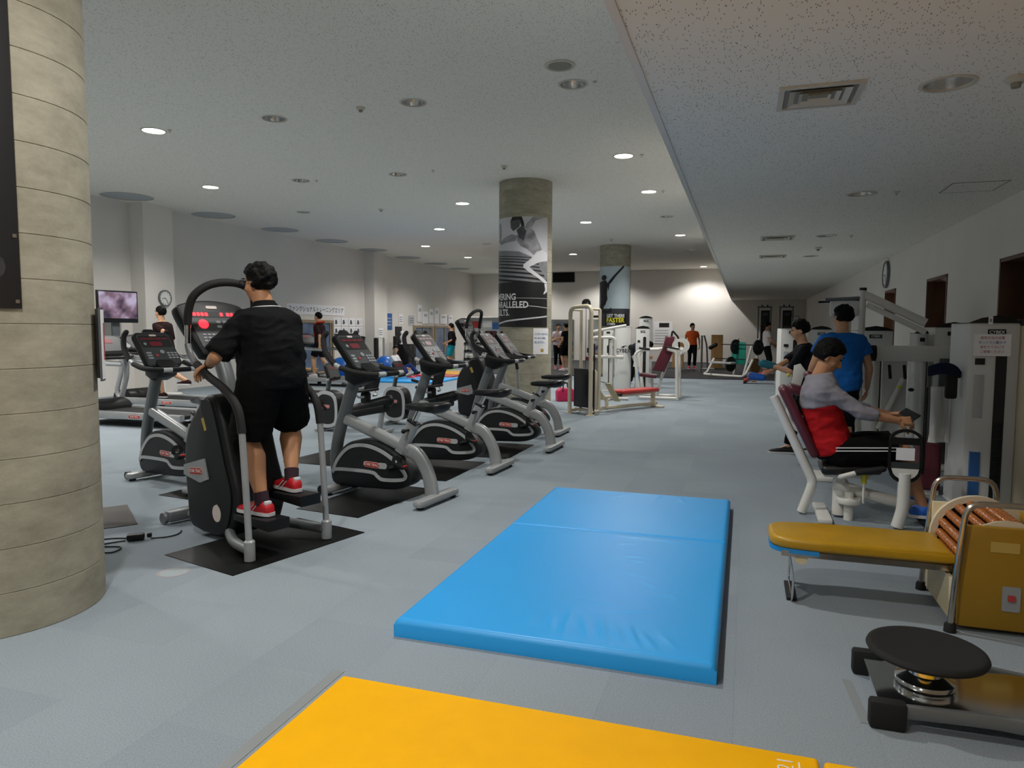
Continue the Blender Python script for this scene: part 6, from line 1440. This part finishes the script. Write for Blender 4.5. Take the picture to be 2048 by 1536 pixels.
for (x, y, z, w_, h, mt, l, c_) in ((XP, 23.0, 1.33, .35, .35, 'paper', 'white notice on the second pilaster', 'notice'), (XW, 24.35, 1.75, .55, .62, 'ink_blue', 'blue patterned poster right of the second pilaster', 'poster'), (XW, 25.35, 1.85, .35, .4, 'paper', 'small white sheet left of the sliding windows', 'notice'),
                          (XW, 25.1, 1.3, .4, .5, 'paper', 'white notice with blue lines left of the sliding windows', 'notice'), (XW, 26.3, 1.82, .5, .4, 'paper_grey', 'grey printed sheet at the corner of the sliding windows', 'notice')):
    t = thing('wall_sheet', l, c_, (x + .002, y, z)); MB().box((0, 0, 0), (.003, w_, h)).build('sheet', mt, t)
    for k in range(3): MB().box((.003, 0, h * (.2 - k * .2)), (.001, w_ * .7, h * .06)).build('printed_line', 'ink_grey' if mt != 'ink_blue' else 'paper_grey', t)
for k, (y, z, w_, h, l) in enumerate(((27.05, 2.12, .42, .72, 'tall white carton'), (27.6, 1.95, .55, .52, 'wide white carton'), (28.2, 2.02, .4, .64, 'narrow white carton'), (28.75, 2.06, .45, .72, 'tall pale carton'), (29.5, 1.92, .7, .45, 'low wide carton'), (30.3, 1.9, .5, .4, 'rightmost small carton'))):
    t = thing('paper_poster', '%s coloured sheet above the sliding windows' % l, 'poster', (XW, y, z), 0, 'pale sheets above the sliding windows'); t['label'] = '%s above the sliding windows' % ['tall leftmost white sheet', 'wide second white sheet', 'narrow third white sheet', 'tall fourth pale sheet', 'low wide fifth sheet', 'small rightmost sheet'][k]
    MB().box((.01, 0, 0), (.03, w_, h), bev=.003).build('board', 'paper', t); MB().box((.027, 0, h * .2), (.002, w_ * .6, h * .2)).build('printed_block', 'paper_grey', t)
# things on the floor along the left wall
for (x, y, r_, l) in ((-11.0, 17.9, .33, 'blue exercise ball behind the nearest bike, left one'), (-10.35, 19.3, .33, 'shiny blue exercise ball beside the sitting person')):
    t = thing('exercise_ball', l, 'ball', (x, y, r_)); rings = MB().ell((0, 0, 0), (r_, r_, r_ * .985), None, 28, 18); rings.build('ball', 'yoga_blue', t, 80); MB().cyl((r_ * .7, -r_ * .7, 0), (r_ * .712, -r_ * .712, 0), .012).build('valve_plug', 'paper', t)
pad('blue_floor_mat', 'bright blue floor mat at the far end of the bikes', 'mat', -10.9, 17.2, 3.1, 1.9, .05, 4, 'mat_blue', None, .015)
pad('yellow_floor_mat', 'far yellow floor mat beyond the blue mat', 'mat', -9.9, 20.9, 1.6, 1.6, .04, 4, 'mat_yellow2', None, .012); pad('red_floor_mat', 'far red floor mat in front of the yellow one', 'mat', -9.7, 19.7, 1.3, 1.0, .04, 4, 'mat_red', None, .012)
for i, (x, y) in enumerate(((-8.45, 18.5), (-8.22, 18.36))):
    u_, so = shoe_mesh(V(x, y, .08), V(.7, .5, 0), 1.05); o = u_.build('trainer', 'shoe_neon', None, 70); tag(o, ('left', 'right')[i] + ' bright green trainer left on the floor', 'shoe', 'green trainers on the floor'); so.build('sole', 'shoe_white', o)
t = thing('wooden_step', 'wooden step box in front of the left window', 'step box', (-11.75, 17.1, 0))
MB().box((0, 0, .34), (.7, .45, .04), bev=.005).build('top_board', 'box_wood', t)
for s in (-1, 1): MB().box((s * .32, 0, .16), (.03, .42, .32)).build('side_board', 'box_wood', t)
MB().box((0, -.2, .12), (.62, .02, .24)).build('front_board', 'gold_panel', t)
t = thing('black_cabinet', 'black cabinet with a white figurine against the left wall', 'cabinet', (-12.2, 24.3, 0))
MB().box((0, 0, .45), (.6, .7, .9), bev=.01).build('body', 'black_plastic', t); MB().box((.305, -.17, .45), (.012, .32, .82), bev=.003).build('door', 'panel_dark', t); MB().box((.305, .17, .45), (.012, .32, .82), bev=.003).build('door', 'panel_dark', t)
for s in (-1, 1): MB().cyl((.31, s * .03, .5), (.33, s * .03, .5), .012).build('knob', 'chrome', t)
t = thing('display_board', 'black display panel standing on the black cabinet', 'display', (-12.35, 24.1, .9)); MB().box((0, 0, .33), (.04, .5, .66), bev=.008).build('board', 'ink_black', t); MB().box((.0, 0, .01), (.18, .3, .02)).build('stand', 'ink_black', t)
t = thing('figurine', 'white anatomical figurine in front of the black display panel', 'figurine', (-12.15, 24.0, .9)); MB().lathe([(.001, 0), (.09, 0), (.09, .03), (.04, .04), (.05, .12), (.09, .2), (.08, .3), (.04, .34), (.03, .36), (.001, .36)], 16).build('bust', 'paper', t); MB().ell((0, 0, .42), (.07, .06, .09)).build('head', 'paper', t)
for k, (y, h, mt, l) in enumerate(((22.2, 1.15, 'foam_grip', 'left black foam roller leaning by the left wall'), (22.75, 1.15, 'silver_paint', 'silver pole between the black foam rollers'), (23.65, 1.2, 'foam_grip', 'right black foam roller leaning by the left wall'))):
    t = thing('foam_roller', l, 'roller', (-12.25, y, 0)); r_ = .085 if mt == 'foam_grip' else .04
    MB().lathe([(.001, 0), (r_, 0), (r_, h - .02), (r_ - .02, h), (.001, h)], 18).build('roller', mt, t); MB().lathe([(.001, h), (r_ * .5, h), (r_ * .5, h + .012), (.001, h + .012)], 14).build('end_cap', 'mid_grey_paint', t)
t = thing('storage_shelf', 'white storage shelf with coloured charts left of the poster column', 'shelf', (-9.75, 26.4, 0))
for s in (-1, 1): MB().box((s * .72, 0, .98), (.05, .4, 1.96), bev=.008).build('side_panel', 'white_paint', t)
for z in (.05, .45, .85, 1.94): MB().box((0, 0, z), (1.40, .4, .04), bev=.006).build('shelf_board', 'white_paint', t)
MB().box((0, .19, 1.4), (1.4, .02, 1.05)).build('back_board', 'paper_grey', t)
for k, (x, z, mt) in enumerate(((-.42, 1.65, 'ink_red'), (.05, 1.68, 'paper'), (.45, 1.6, 'ink_blue'), (-.3, 1.25, 'ink_grey'), (.25, 1.28, 'maroon_vinyl'))): MB().box((x, .17, z), (.38, .012, .26)).build('chart', mt, t)
t = thing('dumbbell_rack', 'chrome dumbbell rack beside the standing person in teal shorts', 'rack', (-9.55, 24.7, 0))
for s in (-1, 1): MB().tube([(s * .42, 0, 0), (s * .38, .1, .95)], .025).build('side_post', 'mid_grey_paint', t)
for z in (.3, .6, .88):
    MB().tube([(-.42, .03, z), (.42, .03, z)], .02).build('rail', 'mid_grey_paint', t)
for z in (.36, .66, .94):
    for k in range(4):
        x = -.30 + k * .2; o = tag(MB().tube([(x, -.10, z), (x, .16, z)], .014).build('dumbbell', 'chrome', loc=(-9.55, 24.7, 0)), 'chrome dumbbell, %s from the left on the %s tier of the rack' % (ORD[k], {.36: 'bottom', .66: 'middle', .94: 'top'}[z]), 'dumbbell', 'dumbbells on the chrome rack')
        for yy in (-.10, .16): MB().lathe([(.001, -.035), (.05, -.035), (.055, 0), (.05, .035), (.001, .035)], 12, (x, yy, z), rotm(90, 'X')).build('weight_head', 'plate_black', o)
t = thing('weighing_stand', 'white weighing stand with round base behind the nearest treadmill', 'scale', (-11.9, 12.35, 0))
MB().lathe([(.001, .0), (.27, .0), (.28, .03), (.25, .055), (.001, .06)], 28).build('platform', 'white_paint', t); MB().box((-.12, 0, .55), (.07, .07, 1.0), bev=.015).build('column', 'white_paint', t); MB().box((-.10, 0, 1.08), (.10, .24, .16), rotm(-25, 'Y'), .02).build('display_head', 'white_paint', t)
# bottle and towel on the nearest treadmill
t = thing('water_bottle', 'white capped water bottle on the nearest treadmill console', 'bottle', (-8.52, 8.40, 1.055)); MB().lathe([(.001, 0), (.033, 0), (.034, .12), (.028, .15), (.014, .165), (.001, .166)], 16).build('bottle', 'paper', t); MB().lathe([(.001, .166), (.016, .166), (.016, .19), (.001, .19)], 12).build('cap', 'ink_blue', t)
# power strip and cords by the stair climber
t = thing('power_strip', 'black power adapter lying by the stair climber front foot', 'power strip', (-3.93, 3.74, 0), 40)
MB().box((0, 0, .026), (.11, .06, .045), bev=.012).build('adapter', 'black_plastic', t); MB().box((.085, 0, .03), (.03, .03, .03), bev=.006).build('plug', 'black_plastic', t)
for k, pts in enumerate(([(-3.98, 3.70), (-4.06, 3.56), (-4.0, 3.45), (-3.85, 3.47), (-3.9, 3.58), (-4.1, 3.5), (-4.3, 3.42)], [(-3.97, 3.76), (-4.12, 3.7), (-4.2, 3.55), (-4.05, 3.38), (-4.25, 3.3)], [(-3.86, 3.80), (-3.78, 3.86), (-3.76, 3.94), (-3.8, 4.02)])):
    P_ = [V(p[0], p[1], .006) for p in pts]; MB().tube(crom([rotm(-40) @ (p - V(-3.93, 3.74, 0)) for p in P_], 6), .0045, 6).build('power_cord', 'rubber', t)
t = thing('floor_sticker', 'faint red oval sticker on the carpet near the stair climber', 'sticker', (-3.20, 3.31, 0), 20)
MB().lathe([(.001, 0), (.09, 0), (.09, .0012), (.001, .0012)], 28).build('disc', 'sticker_grey', t); MB().lathe([(.078, .0012), (.085, .0012), (.085, .0016), (.078, .0016)], 28, cap=False).build('printed_ring', 'sticker_red', t)

t = thing('gym_bag', 'bright pink gym bag on the floor right of the poster column', 'bag', (-3.45, 14.1, 0), 30)
MB().prism([(-.18, .0), (.18, .0), (.19, .20), (.12, .27), (-.12, .27), (-.19, .20)], -.11, .11, 'xz', bev=.03, seg=3).build('body', 'pink_plastic', t, 60)
for s in (-1, 1): MB().tube(crom([(-.08, s * .11, .2), (-.06, s * .10, .36), (.06, s * .10, .36), (.08, s * .11, .2)], 5), .012, 8).build('handle', 'rubber', t)
bpy.data.scenes.remove(TMP)
